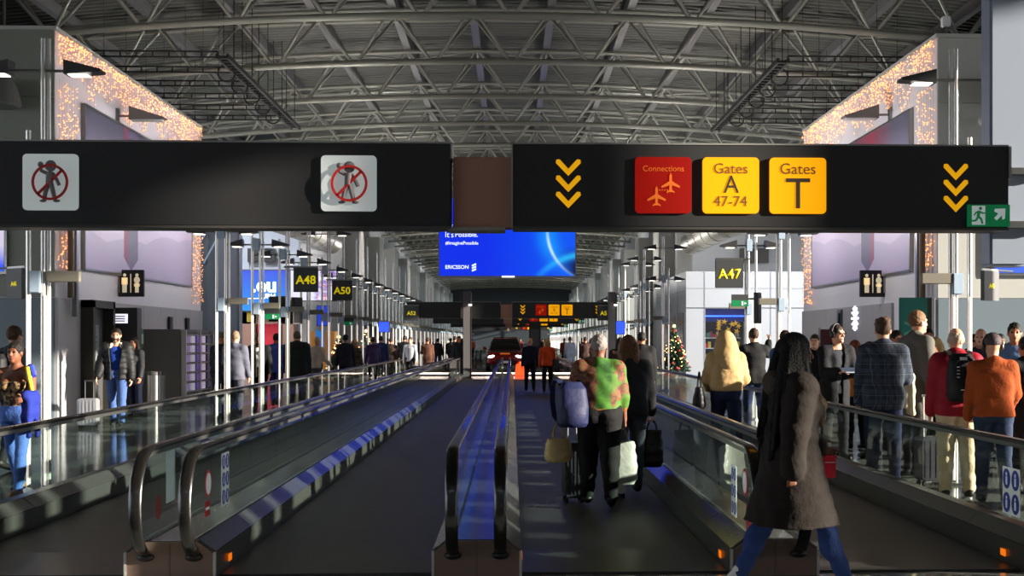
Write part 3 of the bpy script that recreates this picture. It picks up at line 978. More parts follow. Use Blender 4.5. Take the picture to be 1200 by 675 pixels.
# screens on the front facades at the photo edges
for u0, u1, v0, v1, nm, col in ((-60, 7, 258, 318, 'left', 0), (1163, 1235, 262, 320, 'right', 1)):
    a_, b_ = W(u0, v1, BY0), W(u1, v0, BY0)
    m, nt, b, n = new_mat('edge_screen_%d' % col)
    x, y, z = n.xyz('Generated')
    if col == 0: c = n.mix(n.ramp(z, .1, .5), lin((50, 90, 250)), lin((225, 215, 240)))
    else:
        bub = n.m('LESS_THAN', n.m('ADD', n.m('POWER', n.m('MULTIPLY', n.m('SUBTRACT', x, -.02), 1.2), 2), n.m('POWER', n.m('SUBTRACT', z, .45), 2)), .07)
        bub2 = n.m('LESS_THAN', n.m('ADD', n.m('POWER', n.m('MULTIPLY', n.m('SUBTRACT', x, .0), 1.2), 2), n.m('POWER', n.m('SUBTRACT', z, .95), 2)), .05)
        c = n.mix(n.m('MAXIMUM', bub, bub2), lin((0, 100, 245)), lin((60, 170, 255)))
    nt.links.new(c, b.inputs['Emission Color']); b.inputs['Emission Strength'].default_value = .9; b.inputs['Base Color'].default_value = (.01, .01, .01, 1)
    t = thing('facade_screen', 'lit advertising screen cut by the %s edge of the photo' % nm, 'screen', ((a_.x + b_.x) / 2, BY0 - .041, a_.z))
    w, h = (b_.x - a_.x) / 2, b_.z - a_.z
    MB().box(-w - .06, w + .06, -.08, .0, -.06, h + .06).build('screen_casing', STEEL, t)
    MB().box(-w, w, -.10, -.08, 0, h).build('screen_panel', m, t)

# ------------------------------------------------------------------ toilets signs, gate plates
CREAM = mat('pictogram_cream', (235, 222, 190), .5, emit=(235, 215, 180), estr=.35)
def toilet_sign(X, s, Y, label):
    t = thing('toilet_sign', label, 'sign', (X, Y, 2.72))
    xa, xb = sorted((0 - s * .0, -s * .62))
    MB().box(xa, xb, -.06, .06, 0, .66).build('sign_box', BLACK, t, bevel=.008)
    MB().box(min(0, s * .0 - s * .05), max(0, -s * .05), -.1, .1, .1, .56).build('wall_bracket', STEEL, t)
    m = MB(); cx = (xa + xb) / 2
    for k, d in ((-1, 0), (1, 1)):
        x = cx + k * .15
        m.ball((x, -.066, .53), (.042, .008, .042), 12, 6)
        if not d: m.box(x - .075, x + .075, -.07, -.06, .30, .47); m.box(x - .055, x + .055, -.07, -.06, .10, .47)
        else:
            m.ball((x, -.066, .41), (.075, .008, .085), 12, 6); m.box(x - .07, x + .07, -.07, -.06, .25, .32); m.box(x - .045, x + .045, -.07, -.06, .10, .4)
    m.box(cx - .012, cx + .012, -.07, -.06, .10, .56)
    m.build('toilet_pictogram', CREAM, t)
toilet_sign(XL, -1, 34.1, 'black toilets sign with two cream figures on the left wall')
toilet_sign(XR, 1, 33.6, 'black toilets sign with two cream figures on the right wall')
PLATE = mat('gate_plate', (58, 60, 62), .5)
def gate_plate(name_label, body, loc, size, rz, tw=.75, bracket=None):
    t = thing('gate_sign', name_label, 'gate sign', loc, rz)
    h = size / 2
    MB().box(-h, h, -.04, .04, -h, h).build('sign_plate', PLATE, t, bevel=.006)
    text('sign_lettering', body, YELTXT, t, 0, -.041, 0, width=size * tw, bold=.02)
    b = MB()
    b.box(-h, h, -.02, .02, h, h + .04)
    if bracket: b.tube((0, 0, h + .02), (bracket[0], bracket[1], h + .02), .018, n=8)
    b.build('sign_bracket', STEEL, t)
    return t
gate_plate('grey gate plate A46 turned edgeways at the left edge below the sign', 'A46', W(18.5, 332.5, 26.2), .58, math.radians(-42), .36, (-.9, 0))
gate_plate('grey gate plate A45 turned edgeways at the right below the exit tile', 'A45', W(1160, 335, 26.2), .58, math.radians(42), .36, (.9, 0))

# ------------------------------------------------------------------ left: doorway, kiosk, bins
def doorway(X, s, nm, y0, y1):
    t = thing('toilet_entrance', 'dark framed %s entrance set into the side wall' % nm, 'entrance', (X, y0, 0))
    d = y1 - y0
    f = MB(); f.box(min(-s * .02, -s * .35), max(-s * .02, -s * .35), -.0, .16, 0, 2.55); f.box(min(-s * .02, -s * .35), max(-s * .02, -s * .35), d - .16, d, 0, 2.55)
    f.box(min(-s * .02, -s * .35), max(-s * .02, -s * .35), 0, d, 2.38, 2.55); f.build('door_frame', OLIVE, t)
    MB().box(min(-s * .02, -s * .10), max(-s * .02, -s * .10), .16, d - .16, 0, 2.38).build('inner_panel', DKGREY, t)
    p = MB().box(min(-s * .1, -s * .13), max(-s * .1, -s * .13), .5, 1.15, 1.0, 2.0).build('notice_board', mat('notice_grey', (120, 124, 130), .5), t)
    q = MB()
    for i in range(7): q.box(min(-s * .13, -s * .135), max(-s * .13, -s * .135), .58, .58 + random.uniform(.25, .5), 1.15 + i * .11, 1.18 + i * .11)
    q.build('notice_print', mat('notice_print', (70, 74, 82), .5), p)
    return t
doorway(XL, -1, 'left', 30.9, 32.6)
# dark pillar with a small lit label beside the doorway, standing out from the wall
p = W(148, 403, 33.2)
t = thing('information_totem', 'dark information totem with a small white lit label by the left entrance', 'totem', (-9.26, 33.0, 0))
MB().box(-.36, .36, -.2, .2, 0, 2.42).build('totem_body', mat('totem_dark', (48, 46, 48), .4), t, bevel=.01)
a_ = MB().box(-.22, .14, -.215, -.2, 2.05, 2.27).build('lit_label', mat('lit_label', (240, 240, 245), .4, emit=(235, 235, 250), estr=1.1), t)
q = MB()
for i in range(3): q.box(-.16, .08, -.218, -.215, 2.09 + i * .055, 2.115 + i * .055)
q.build('label_print', mat('label_print', (120, 120, 130), .5), a_)

KX = -8.55
t = thing('vending_kiosk', 'grey vending kiosk with rows of purple packets on the left', 'vending machine', (KX, 35.6, 0))
MB().box(-1.0, 0, 0, 3.4, 0, 1.93).build('kiosk_cabinet', mat('kiosk_grey', (88, 86, 84), .4), t, bevel=.02)
MB().box(0, .04, .12, 3.3, .25, 1.85).build('display_back', mat('kiosk_dark', (35, 30, 40), .4), t)
for r in range(6):
    for c in range(5):
        col = [(150, 120, 190), (205, 205, 215), (110, 80, 160), (220, 200, 230), (60, 50, 80)][(c) % 5]
        y = .22 + c * .62; z = .32 + r * .25
        MB().box(.04, .09, y, y + .38, z, z + .19).build('snack_packet', mat('packet_%d' % (c % 5), col, .4, emit=col, estr=.25), t)
sh = MB()
for r in range(7): sh.box(.04, .10, .12, 3.3, .28 + r * .25, .30 + r * .25)
sh.build('kiosk_shelves', STEEL, t)
fr = MB()
for y in (.06, 1.7, 3.32): fr.box(.0, .13, y, y + .06, .15, 1.9)
fr.build('kiosk_frame', BRIGHT, t)
for u, lb in ((180, 'steel litter bin with a dark rim left of the vending kiosk'), (188.5, 'slim steel litter bin against the side of the vending kiosk')):
    p = W(u, 480, 32.5)
    t = thing('litter_bin', lb, 'bin', (p.x, 32.5, 0))
    r = .15 if u == 180 else .10
    MB().lathe((0, 0, 0), [(.02, 0), (r, 0), (r, .82), (r - .02, .84)], 20).build('bin_body', STEEL, t, True)
    MB().lathe((0, 0, .84), [(.02, -.02), (r + .01, -.02), (r + .01, .06), (r - .03, .08), (.02, .05)], 20).build('bin_lid', DKGREY, t, True)
# small wall fittings on the left wall by the kiosk
for y, z, lb in ((38.6, 2.1, 'black card reader panel on the left wall above the vending kiosk'), (40.6, 2.1, 'second black wall panel farther along above the vending kiosk')):
    t = thing('wall_panel', lb, 'wall panel', (XL + .08, y, z)); MB().box(0, .06, 0, .35, -.3, .2).build('panel_box', BLACK, t, bevel=.01); MB().box(.06, .07, .08, .27, -.05, .12).build('panel_screen', DKGREY, t)
p = W(168, 402, 34.4)
t = thing('defibrillator_cabinet', 'green wall cabinet right of the bearded man in the fur hooded coat', 'cabinet', (XL + .071, 34.6, 1.35))
MB().box(0, .3, 0, .42, 0, .62).build('cabinet_box', mat('cabinet_green', (25, 90, 65), .4), t, bevel=.04); MB().box(.3, .31, .08, .34, .2, .45).build('cabinet_label', mat('label_pale', (190, 215, 200), .4), t)

# right wall furniture
t = thing('green_banner_stand', 'teal banner panel beside the right toilets sign', 'banner', (XR - .5, 28.6, 0))
q = W(1070, 370, 28.6); t.location.x = q.x
MB().box(-.3, .3, -.03, .03, .9, 2.55).build('banner_panel', mat('teal', (30, 110, 100), .4), t, bevel=.01)
MB().box(.26, .4, .0, .12, 0, 2.55).build('banner_post', OLIVE, t)
MB().box(-.3, .45, -.2, .2, 0, .04).build('stand_base', STEEL, t)
text('banner_lettering', '>', mat('banner_print', (90, 160, 145), .4), t, -.05, -.031, 1.9, height=.3)
t = thing('burgundy_partition', 'burgundy partition panel behind the man with headphones on the right', 'partition', (W(992, 400, 38).x, 38, 0))
MB().box(-.75, .6, -.04, .04, .05, 1.95).build('partition_panel', mat('burgundy', (80, 18, 26), .5, noise=.1), t, bevel=.01)
q = MB(); q.box(-.8, -.75, -.05, .05, 0, 2.0); q.box(.6, .65, -.05, .05, 0, 2.0); q.build('partition_post', STEEL, t)
q = W(1012, 373, 36.0)
t = thing('star_light', 'small white lit snowflake ornament on the right side wall', 'ornament', (XR - .06, 36.2, q.z))
m = MB()
for k in range(6):
    a = PI * k / 6
    m.tube((-.02, -.3 * math.cos(a), -.3 * math.sin(a)), (-.02, .3 * math.cos(a), .3 * math.sin(a)), .015, n=6)
for k in range(12):
    a = PI * k / 6; m.ball((-.02, .3 * math.cos(a), .3 * math.sin(a)), .035, 8, 6)
m.build('snowflake', mat('snow_lit', (230, 235, 255), .4, emit=(220, 230, 255), estr=2.5), t); MB().box(0, .06, -.04, .04, -.04, .04).build('mount', STEEL, t)
t = thing('wall_phone', 'dark wall telephone box on the right wall near the snowflake', 'telephone', (XR - .12, 37.6, 1.9)); MB().box(0, .1, 0, .5, 0, .6).build('phone_box', mat('phone_grey', (70, 74, 88), .4), t, bevel=.02); MB().tube((-.03, .12, .1), (-.03, .12, .5), .03).build('handset', BLACK, t)
# ================================================================== pole pairs with lamps along both sides
XPL, XPR = -5.24, 4.97
BOXM = mat('lamp_box_pale', (175, 195, 215), .4, .1)
BARM = mat('bracket_grey', (128, 124, 112), .5, .2)
GLINTM = mat('pole_lit_tube', (235, 225, 215), .3, emit=(255, 235, 225), estr=.9)
def make_pole(s, near=True):
    """s=+1: inner side (towards the walkways) is +x"""
    t = thing('lamp_post', 'x', 'lamp post', (0, 0, 0))
    a = MB(); a.tube((.045 * s, 0, 0), (.045 * s, 0, 5.0), .026, n=12)
    if near: a.tube((.10 * s, .03, 0), (.10 * s, .03, 5.0), .022, n=12)
    a.build('tall_pole', POLEM, t, True)
    MB().tube((-.115 * s, 0, 0), (-.115 * s, 0, 3.98), .028, n=12).build('short_pole', POLEM, t, True)
    l = MB(); l.tube((.075 * s, -.03, .05), (.075 * s, -.03, 2.15), .014, n=8); l.tube((-.115 * s, -.032, .05), (-.115 * s, -.032, 2.15), .012, n=8)
    l.build('light_strip', GLINTM, t)  # glowing strips imitate sunlight reflected along the steel poles
    MB().box(-.09, .03, -.06, .06, 2.18, 2.42).build('junction_box', BOXM, t, bevel=.008)
    MB().box(-.09, .03, -.06, .06, 3.50, 3.75).build('junction_box', BOXM, t, bevel=.008)
    MB().box(min(.1 * s, .45 * s), max(.1 * s, .45 * s), -.05, .05, 2.30, 2.42).build('side_bracket', BARM, t, bevel=.006)
    for z, L in (((3.62, .34), (4.64, .40)) if near else ((3.62, .34),)):
        for k in (-1, 1):
            ar = MB().tube((0, 0, z), (k * .34, 0, z), .016, n=8).build('lamp_arm', STEEL, t)
            w = MB(); wedge(w, k, L, .22, .13); w.build('lamp_shade', LAMPS, ar, loc=(k * .30, 0, z - .02))
            MB().box(min(k * .34, k * (.3 + L * .62)), max(k * .34, k * (.3 + L * .62)), -.09, .09, z - .055, z - .045).build('lamp_lens', LENS, ar)
    MB().tube((0, 0, 0), (0, 0, .03), .2, n=16).build('base_plate', STEEL, t)
    return t
pl = make_pole(1, True); pr = make_pole(-1, True)
LY = [15.35, 25.0, 28.4, 31.7, 34.95, 38.8] + [42.4 + 3.5 * i for i in range(38)]
RY = [15.5, 24.9, 28.3, 44.2, 50.5, 54.0] + [59.4 + 3.5 * i for i in range(34)]
for lst, src, X, sd in ((LY, pl, XPL, 'left'), (RY, pr, XPR, 'right')):
    for i, y in enumerate(lst):
        if i == 6: src = make_pole(1 if X < 0 else -1, False)
        t = src if i in (0, 6) else copy_tree(src)
        t.location = (5.14 if i == 0 and X > 0 else X, y, 0)
        if i < 8: tag(t, 'pair of pale steel lamp poles, %s from the camera along the %s side' % (ORD[i], sd), 'lamp post', 'lamp posts along the %s side' % sd)
        else: tag(t, 'distant pale steel lamp poles in the %s row down the hall' % sd, 'lamp post', 'distant lamp posts on the %s' % sd)
# long flat bars just under the big sign, fixed to the first pole pairs
for X, s, sd in ((XPL, 1, 'left'), (XPR, -1, 'right')):
    t = thing('sign_bracket_bar', 'grey horizontal bar just under the big sign by the near %s lamp poles' % sd, 'bracket', (X, 14.8, 2.86))
    MB().box(min(.1 * s, .62 * s), max(.1 * s, .62 * s), -.05, .05, 0, .09).build('bar', BARM, t, bevel=.006)
    MB().box(min(.06 * s, .13 * s), max(.06 * s, .13 * s), -.07, .07, -.03, .12).build('clamp', STEEL, t)

for u, v, Y, sz_, bd, lb in ((854.5, 321, 28.2, .58, 'A47', 'dark gate sign with yellow A47 on the right'), (358.5, 328, 31.6, .56, 'A48', 'dark gate sign with yellow A48 hanging left of the blue screen'), (401, 340.5, 38.7, .57, 'A50', 'smaller dark gate sign with yellow A50 right of the A48 sign')):
    p = W(u, v, Y)
    dx = (XPL if p.x < 0 else XPR) - p.x
    gate_plate(lb, bd, p, sz_, 0, .82, (dx, 0))
for s, x in ((-1, 'left'), (1, 'right')):
    p = W(478 if s < 0 else 712, 366, 56)
    t = gate_plate('small grey gate sign at the %s end of the first far overhead sign' % x, 'A52' if s < 0 else 'A51', (p.x, 57.9, p.z), .62, 0, .6)

# exit signs, flight displays hanging from poles
def exit_sign(u, v, Y, w, label):
    p = W(u, v, Y)
    t = thing('exit_sign', label, 'exit sign', p)
    h = w * .36
    MB().box(-w / 2, w / 2, -.03, .03, -h / 2, h / 2).build('sign_body', GREENS, t, bevel=.004)
    m = MB(); m.box(w * .08, w * .2, -.035, -.03, -h * .34, h * .34); m.prism([(w * .26, -h * .2), (w * .4, 0), (w * .26, h * .2)], 'y', -.035, -.03)
    m.build('exit_pictogram', TILEW, t)
    MB().box(-w / 2, w / 2, -.02, .02, h / 2, h / 2 + .12).build('hanger_plate', PLATE, t)
exit_sign(318, 371, 30.5, .34, 'green exit sign under the blue .eu screen on the left')
exit_sign(409, 379, 42.0, .3, 'small green exit sign below the A50 gate sign')
exit_sign(867, 355.5, 27.6, .34, 'green exit sign just under the A47 gate sign')
def display(u, v, Y, w, h, rz, label, col=(16, 16, 18), lit=None):
    p = W(u, v, Y)
    t = thing('flight_display', label, 'display', p, rz)
    MB().box(-w / 2, w / 2, -.04, .05, -h / 2, h / 2).build('display_casing', BLACK, t, bevel=.01)
    MB().box(-w / 2 + .02, w / 2 - .02, -.045, -.04, -h / 2 + .02, h / 2 - .02).build('display_glass', mat('display_glass_%d_%d_%d' % col, col, .15, emit=lit or col, estr=.0 if lit is None else .8), t)
    MB().tube((0, .05, h * .3), (0, .2, h * .3), .02, n=8).build('mount', STEEL, t)
    return t
display(326, 362, 33.5, .50, .62, math.radians(-25), 'tilted dark flight display in front of the blue .eu screen')
display(348, 364, 33.0, .30, .64, math.radians(50), 'second dark flight display seen edgeways under the A48 sign')
display(888, 361, 27.0, .22, .62, math.radians(60), 'narrow dark flight display beside the right lamp poles')
display(379, 370, 44.0, .42, .66, 0, 'small blue lit display below the A48 and A50 gate signs', (40, 70, 200), (40, 66, 190))
display(450, 383, 52.0, .42, .42, 0, 'small blue lit display left of the far overhead sign', (40, 70, 200), (40, 66, 190))
display(727, 384, 50.0, .36, .5, 0, 'small blue lit display right of the far overhead sign', (40, 70, 200), (40, 66, 190))
t = thing('door_totem', 'white door panel standing against the right lamp poles below the exit sign', 'panel', W(882, 372, 28.6)); t.location.z = 0
MB().box(-.17, .17, -.03, .03, .0, 2.62).build('panel_leaf', WHITE, t, bevel=.006); MB().box(-.15, .15, -.04, -.03, .9, .96).build('push_bar', STEEL, t)

# ================================================================== far facades beyond the side blocks
YFL = 62.0
GREYW = mat('far_wall_grey', (165, 172, 186), .5, noise=.05, nscale=.5)
o = MB().box(-34, -9.6, YFL, YFL + .5, 0, 10.6).build('wall_gate_left', GREYW); struct(o)
HW = mat('hall_wall', (190, 192, 196), .5, noise=.05, nscale=.5)
for nm, xa, xb, y0, y1 in (('left', -9.9, -9.6, YFL + .5, 92), ('right', 9.3, 9.6, 77, 98)):
    o = MB().box(xa, xb, y0, y1, 0, 10.4).build('wall_hall_%s_solid' % nm, mat('hall_wall_pale', (205, 208, 214), .5, noise=.03, nscale=.5)); struct(o)
    y0 = y1
    o = MB().box(xa, xb, y0, 214, 0, 1.0).build('wall_hall_%s' % nm, HW); struct(o)
    o = MB().box(xa, xb, y0, 214, 7.6, 10.4).build('wall_hall_%s_upper' % nm, HW); struct(o)
    o = MB().box((xa + xb) / 2 - .02, (xa + xb) / 2 + .02, y0, 214, 1.0, 7.6).build('window_%d' % (1 if xa < 0 else 2), GLASSW); struct(o)
    q = MB(); y = y0 + 1.2
    while y < 213: q.box(xa + .05, xb - .05, y - .06, y + .06, 1.0, 7.6); y += 2.0
    for z in (2.6, 5.1): q.box(xa + .05, xb - .05, y0, 214, z - .05, z + .05)
    o = q.build('window_frame_%s' % nm, mat('mullion', (150, 152, 156), .4, .3)); struct(o)
# unseen hall shell around and behind the camera, added so the foreground is less lit
o = MB().box(-22, 22, -12.4, -12, 0, 10.8).build('wall_back', HW); struct(o)
o = MB().box(-22.4, -22, -12, 62, 7.4, 10.4).build('wall_outer_left_upper', HW); struct(o)
q = MB(); y = -12
while y < 62: q.box(-22.4, -22, y, y + .55, 0, 7.4); y += 3.2
o = q.build('trim_outer_mullions_left', mat('mullion', (150, 152, 156), .4, .3)); struct(o)
o = MB().box(20, 20.4, -12, 70, 9.6, 10.4).build('wall_outer_right_upper', HW); struct(o)
q = MB(); y = -12
# unseen sun screen on the right, gaps laid out to choose what is sunlit: (from, to)
slots = [(-11, -9.6), (-7.5, -6.2), (-4, -2.8), (-1, 0.2), (1.6, 2.0), (3.1, 3.95), (5.2, 5.6), (6.2, 6.6), (7.2, 9.2), (9.6, 10.8), (11.2, 12.6), (13.1, 14.9), (15.6, 16.2), (17, 17.6), (18.2, 20.3), (20.7, 22.4), (23.4, 25.2), (26, 27.6), (28.6, 30), (31, 32.4), (33.4, 34.8), (36, 37.4), (39, 40.5), (42, 43.5), (45, 46.5), (48, 49.5), (51, 52.5), (54, 61.5), (63, 66)]
for a_, b_ in slots:
    q.box(19.9, 20.4, y, a_, 0, 9.6); y = b_
q.box(19.9, 20.4, y, 70, 0, 9.6)
o = q.build('trim_outer_mullions', mat('mullion', (150, 152, 156), .4, .3)); struct(o)
o = MB().box(19.9, 20.4, -12, 70, 0, .9).build('wall_outer_right_sill', HW); struct(o)
o = MB().box(9.3, 34, 70, 70.5, 0, 10.6).build('wall_gate_right', mat('far_white', (190, 192, 196), .5, noise=.03, nscale=.5)); struct(o)
o = MB().box(9.3, 9.8, 70.5, 77, 0, 8.4).build('wall_return_right', WALLM); struct(o)
# tall piers standing proud of the far walls
for i in range(11):
    y = 78 + i * 12.0
    for s, nm in ((-1, 'left'), (1, 'right')):
        x = (-9.6 if s < 0 else 9.3)
        o = MB().box(min(x, x - s * .9), max(x, x - s * .9), y, y + 3.0, 0, 8.4 ).build('trim_pier_%s_%d' % (nm, i), WALLM); struct(o)
        o = MB().box(min(x, x - s * .95), max(x, x - s * .95), y + 3.4, y + 11.6, 2.6, 2.72).build('trim_ledge_%s_%d' % (nm, i), DADO); struct(o)

# left gate zone: dark recess, blue-grey pier, blue .eu screen, white poster screen, brown portal
o = MB().box(-16.5, -13.35, 60.5, 62, 0, 8.5).build('wall_recess_left', NAVY); struct(o)
q = MB()
for i in range(6): q.tube((-16 + i * .5, 60.4, 6 - i * .2), (-15.2 + i * .5, 60.4, 8 - i * .3), .05, n=6)
for i in range(5): q.box(-14.9, -14.2, 60.42, 60.5, 2.2 + i * .22, 2.3 + i * .22)
o = q.build('trim_recess_struts', mat('recess_strut', (80, 92, 105), .5)); struct(o)
t = thing('pier_cladding', 'blue grey pier between the fairy lit wall end and the blue screen', 'pier', (W(267, 400, 43.5).x, 43.5, 0))
MB().box(-.34, .34, 0, .6, 0, 7.5).build('pier_body', mat('pier_blue', (135, 150, 170), .45), t, bevel=.02)
q = MB(); q.box(-.36, -.30, -.02, .02, 0, 7.5); q.box(.30, .36, -.02, .02, 0, 7.5); q.build('pier_trim', STEEL, t)

def eu_material():
    m, nt, b, n = new_mat('blue_domain_screen')
    x, y, z = n.xyz('Generated')
    c = n.mix(n.ramp(z, 0, 1), lin((0, 150, 250)), lin((10, 70, 235)))
    nt.links.new(c, b.inputs['Emission Color']); b.inputs['Emission Strength'].default_value = .95; b.inputs['Base Color'].default_value = (.01, .01, .01, 1)
    return m
YE = 60.6
a_, b_ = W(278, 364, YE), W(338, 317, YE)
t = thing('wall_screen', 'blue wall screen with large white .eu lettering', 'screen', ((a_.x + b_.x) / 2, YE, a_.z))
w, h = (b_.x - a_.x) / 2, b_.z - a_.z
MB().box(-w - .05, w + .05, .0, .3, -.05, h + .05).build('screen_casing', DKGREY, t)
sp = MB().box(-w, w, -.02, 0, 0, h).build('screen_panel', eu_material(), t)
text('screen_lettering', '.eu', WTX, sp, W(309.5, 0, YE).x - t.location.x, -.022, W(600, 337, YE).z - t.location.z, width=1.05, bold=.03)
text('screen_lettering', 'EURid', WTX, sp, W(313, 0, YE).x - t.location.x, -.022, W(600, 347.3, YE).z - t.location.z, width=.72, bold=.03)
MB().box(-.9, .1, -.024, -.02, .52, .55).build('screen_line', WTX, sp)
YF = 61.0
a_, b_ = W(339, 352, YF), W(394, 317, YF)
t = thing('wall_screen', 'white wall screen with pink and purple picture behind the A48 sign', 'screen', ((a_.x + b_.x) / 2, YF, a_.z))
w, h = (b_.x - a_.x) / 2, b_.z - a_.z
MB().box(-w - .04, w + .04, 0, .25, -.04, h + .04).build('screen_casing', DKGREY, t)
m, nt, b, n = new_mat('floral_screen')
x, y, z = n.xyz('Generated')
f = n.noise(6, 4, 'Generated')
c = n.mix(n.ramp(f, .45, .6), lin((235, 232, 245)), lin((150, 110, 200)))
c = n.mix(n.ramp(n.noise(11, 3, 'Generated'), .58, .66), c, lin((225, 90, 120)))
c = n.mix(n.ramp(x, .5, .6), lin((235, 235, 250)), c)
nt.links.new(c, b.inputs['Emission Color']); b.inputs['Emission Strength'].default_value = 1.0; b.inputs['Base Color'].default_value = (.02, .02, .02, 1)
MB().box(-w, w, -.02, 0, 0, h).build('screen_panel', m, t)
# dark ventilation louvres
for u0, u1, v0, v1, Y, lb in ((290, 307, 291, 307, 61.7, 'dark square vent, left of two above the blue .eu screen'), (309.5, 322, 291, 307, 61.7, 'dark square vent, right of two above the blue .eu screen'), (868, 901, 291, 308, 69.6, 'wide grey vent above the right lamp poles and the A47 sign')):
    a_, b_ = W(u0, v1, Y), W(u1, v0, Y)
    t = thing('wall_vent', lb, 'vent', ((a_.x + b_.x) / 2, Y, a_.z))
    w, h = (b_.x - a_.x) / 2, b_.z - a_.z
    MB().box(-w, w, .0, .25, 0, h).build('vent_frame', mat('vent_dark', (38, 38, 40), .6) if Y < 65 else mat('vent_grey', (92, 88, 84), .6), t)
    q = MB()
    for i in range(9): q.box(-w + .05, w - .05, -.02, .0, h * (i + .3) / 9, h * (i + .55) / 9)
    q.build('vent_louvres', DKGREY, t)
# brown portal with a red lit opening, orange columns
p = W(310, 440, 61)
t = thing('gate_portal', 'brown gate portal with a red lit opening below the blue .eu screen', 'portal', (p.x, 60.9, 0))
PB = mat('portal_brown', (150, 112, 98), .5, noise=.05)
q = MB(); q.box(-1.3, -.35, 0, .9, 0, 3.1); q.box(.75, 1.3, 0, .9, 0, 3.1); q.box(-1.3, 1.3, 0, .9, 2.35, 3.1); q.build('portal_surround', PB, t, bevel=.01)
MB().box(-.35, .75, .3, .8, 0, 2.35).build('red_backdrop', mat('portal_red', (150, 25, 40), .5, emit=(200, 40, 60), estr=.5), t)
q = MB(); q.box(-.41, -.35, -.02, .2, 0, 2.35); q.box(.75, .81, -.02, .2, 0, 2.35); q.build('portal_jamb', OLIVE, t)
MB().box(-.75, -.45, -.05, -.01, 2.45, 2.85).build('yellow_panel', mat('panel_yellow', (190, 165, 60), .5, emit=(180, 150, 40), estr=.25), t)
for u, lb in ((369, 'orange wooden display column behind the person in the white sweater'), (388, 'broad orange display column right of the person in the white sweater')):
    p = W(u, 430, 52)
    t = thing('display_column', lb, 'column', (p.x, 52, 0))
    MB().box(-.27 if u > 380 else -.15, .27 if u > 380 else .15, -.2, .2, .08, 1.98).build('column_body', mat('orange_wood', (205, 130, 40), .5, noise=.1, nscale=3), t, bevel=.01)
    MB().box(-.3, .3, -.23, .23, 0, .08).build('column_plinth', DKGREY, t)
    if u > 380: MB().box(.15, .28, -.21, -.19, .1, 1.96).build('pale_edge', mat('column_cream', (230, 190, 130), .5), t)
p = W(377, 395, 52)
t = thing('blue_info_board', 'small blue information board between the two orange columns', 'board', (p.x, 51.5, 0))
MB().box(-.16, .16, -.03, .03, 1.3, 2.0).build('board_panel', mat('board_blue', (40, 130, 210), .4, emit=(30, 110, 200), estr=.3), t); MB().tube((0, 0, 0), (0, 0, 1.3), .02).build('board_post', STEEL, t); MB().tube((0, 0, 0), (0, 0, .02), .15, n=14).build('board_foot', STEEL, t)

# ceiling ducts beside the hall
for s, nm in ((-1, 'left'), (1, 'right')):
    x = s * 8.1
    t = thing('ventilation_duct', 'fat round grey ventilation duct with nozzle boxes high on the %s' % nm, 'duct', (x, 0, 6.0))
    pts = [(s * 5.0, 44.5, .5), (s * 2.4, 45.5, .35), (s * .9, 47, .15), (s * .3, 49.5, 0), (0, 53, 0), (0, 61.5, 0)]
    MB().pipe(pts, .5, 20).build('duct_tube', DUCTM, t, True)
    r = MB()
    for y in (51, 53, 55, 57, 59): r.tube((0, y - .04, 0), (0, y + .04, 0), .53, n=20)
    r.build('duct_rings', DUCTM, t, True)
    for i, y in enumerate((48.6, 50.8, 53.0, 55.2, 57.4)):
        MB().box(-s * .45 - .3 + (s * .35 if i == 0 else 0), -s * .45 + .3 + (s * .35 if i == 0 else 0), y - .35, y + .35, .05, .62).build('nozzle_box', mat('nozzle_grey', (120, 118, 110), .45, .3), t, bevel=.02)

# cable trays hung below the trusses
for s, X, nm in ((-1, -7.15, 'left'), (1, 6.8, 'right')):
    z = EYE + 7.0
    t = thing('cable_ladder', 'dark cable ladder running away under the trusses on the %s' % nm, 'cable ladder', (X, 34.0, z))
    q = MB(); q.box(-.16, -.10, 0, 11.5, -.06, .06); q.box(.10, .16, 0, 11.5, -.06, .06)
    for i in range(30): q.box(-.12, .12, i * .38 + .1, i * .38 + .2, -.04, .03)
    q.build('ladder_beam', CABLE, t)
    for i in range(5):
        y = .8 + i * 2.4
        for xx in (-.13, .13): MB().tube((xx, y, 0), (xx, y, zt(X) - z), .012, n=6).build('hanger_rod', CABLE, t)
    for i in range(5):
        y = .8 + i * 1.7; k = MB()
        pts = [(s * (.16 + .22 * math.sin(a)), y + .5, .05 - .22 + .22 * math.cos(a)) for a in np.linspace(0, 2 * PI, 14)]
        k.pipe(pts, .022, 6); k.build('cable_loop', CABLE, t)
    for i in range(6):
        y = 34.3 + i * 1.95
        b = thing('cable_tray', 'thin dark cable tray, %s of six crossing to the %s wall under the roof' % (ORD[i], nm), 'cable tray', (X + s * .17, y, z + .03), group='cable trays on the %s' % nm)
        q = MB(); L = 3.6 * s
        for zz in (-.0, .14): q.box(min(0, L), max(0, L), -.025, .025, zz - .018, zz + .018)
        for j in range(10): q.box(L * j / 9 - .015, L * j / 9 + .015, -.02, .02, 0, .14)
        q.build('tray_rails', CABLE, b)
        for j in (2, 7): MB().tube((L * j / 9, 0, .14), (L * j / 9, 0, zt(X + L * j / 9) - z), .006, n=6).build('tray_hanger', CABLE, b)

# ================================================================== right shop pavilion
YSH = 62.0
xs_ = W(804, 400, YSH).x
t = thing('shop_pavilion', 'white panelled shop pavilion with a decorated window behind the A47 sign', 'shop', (xs_, YSH, 0))
H = W(804, 318, YSH).z
q = MB()
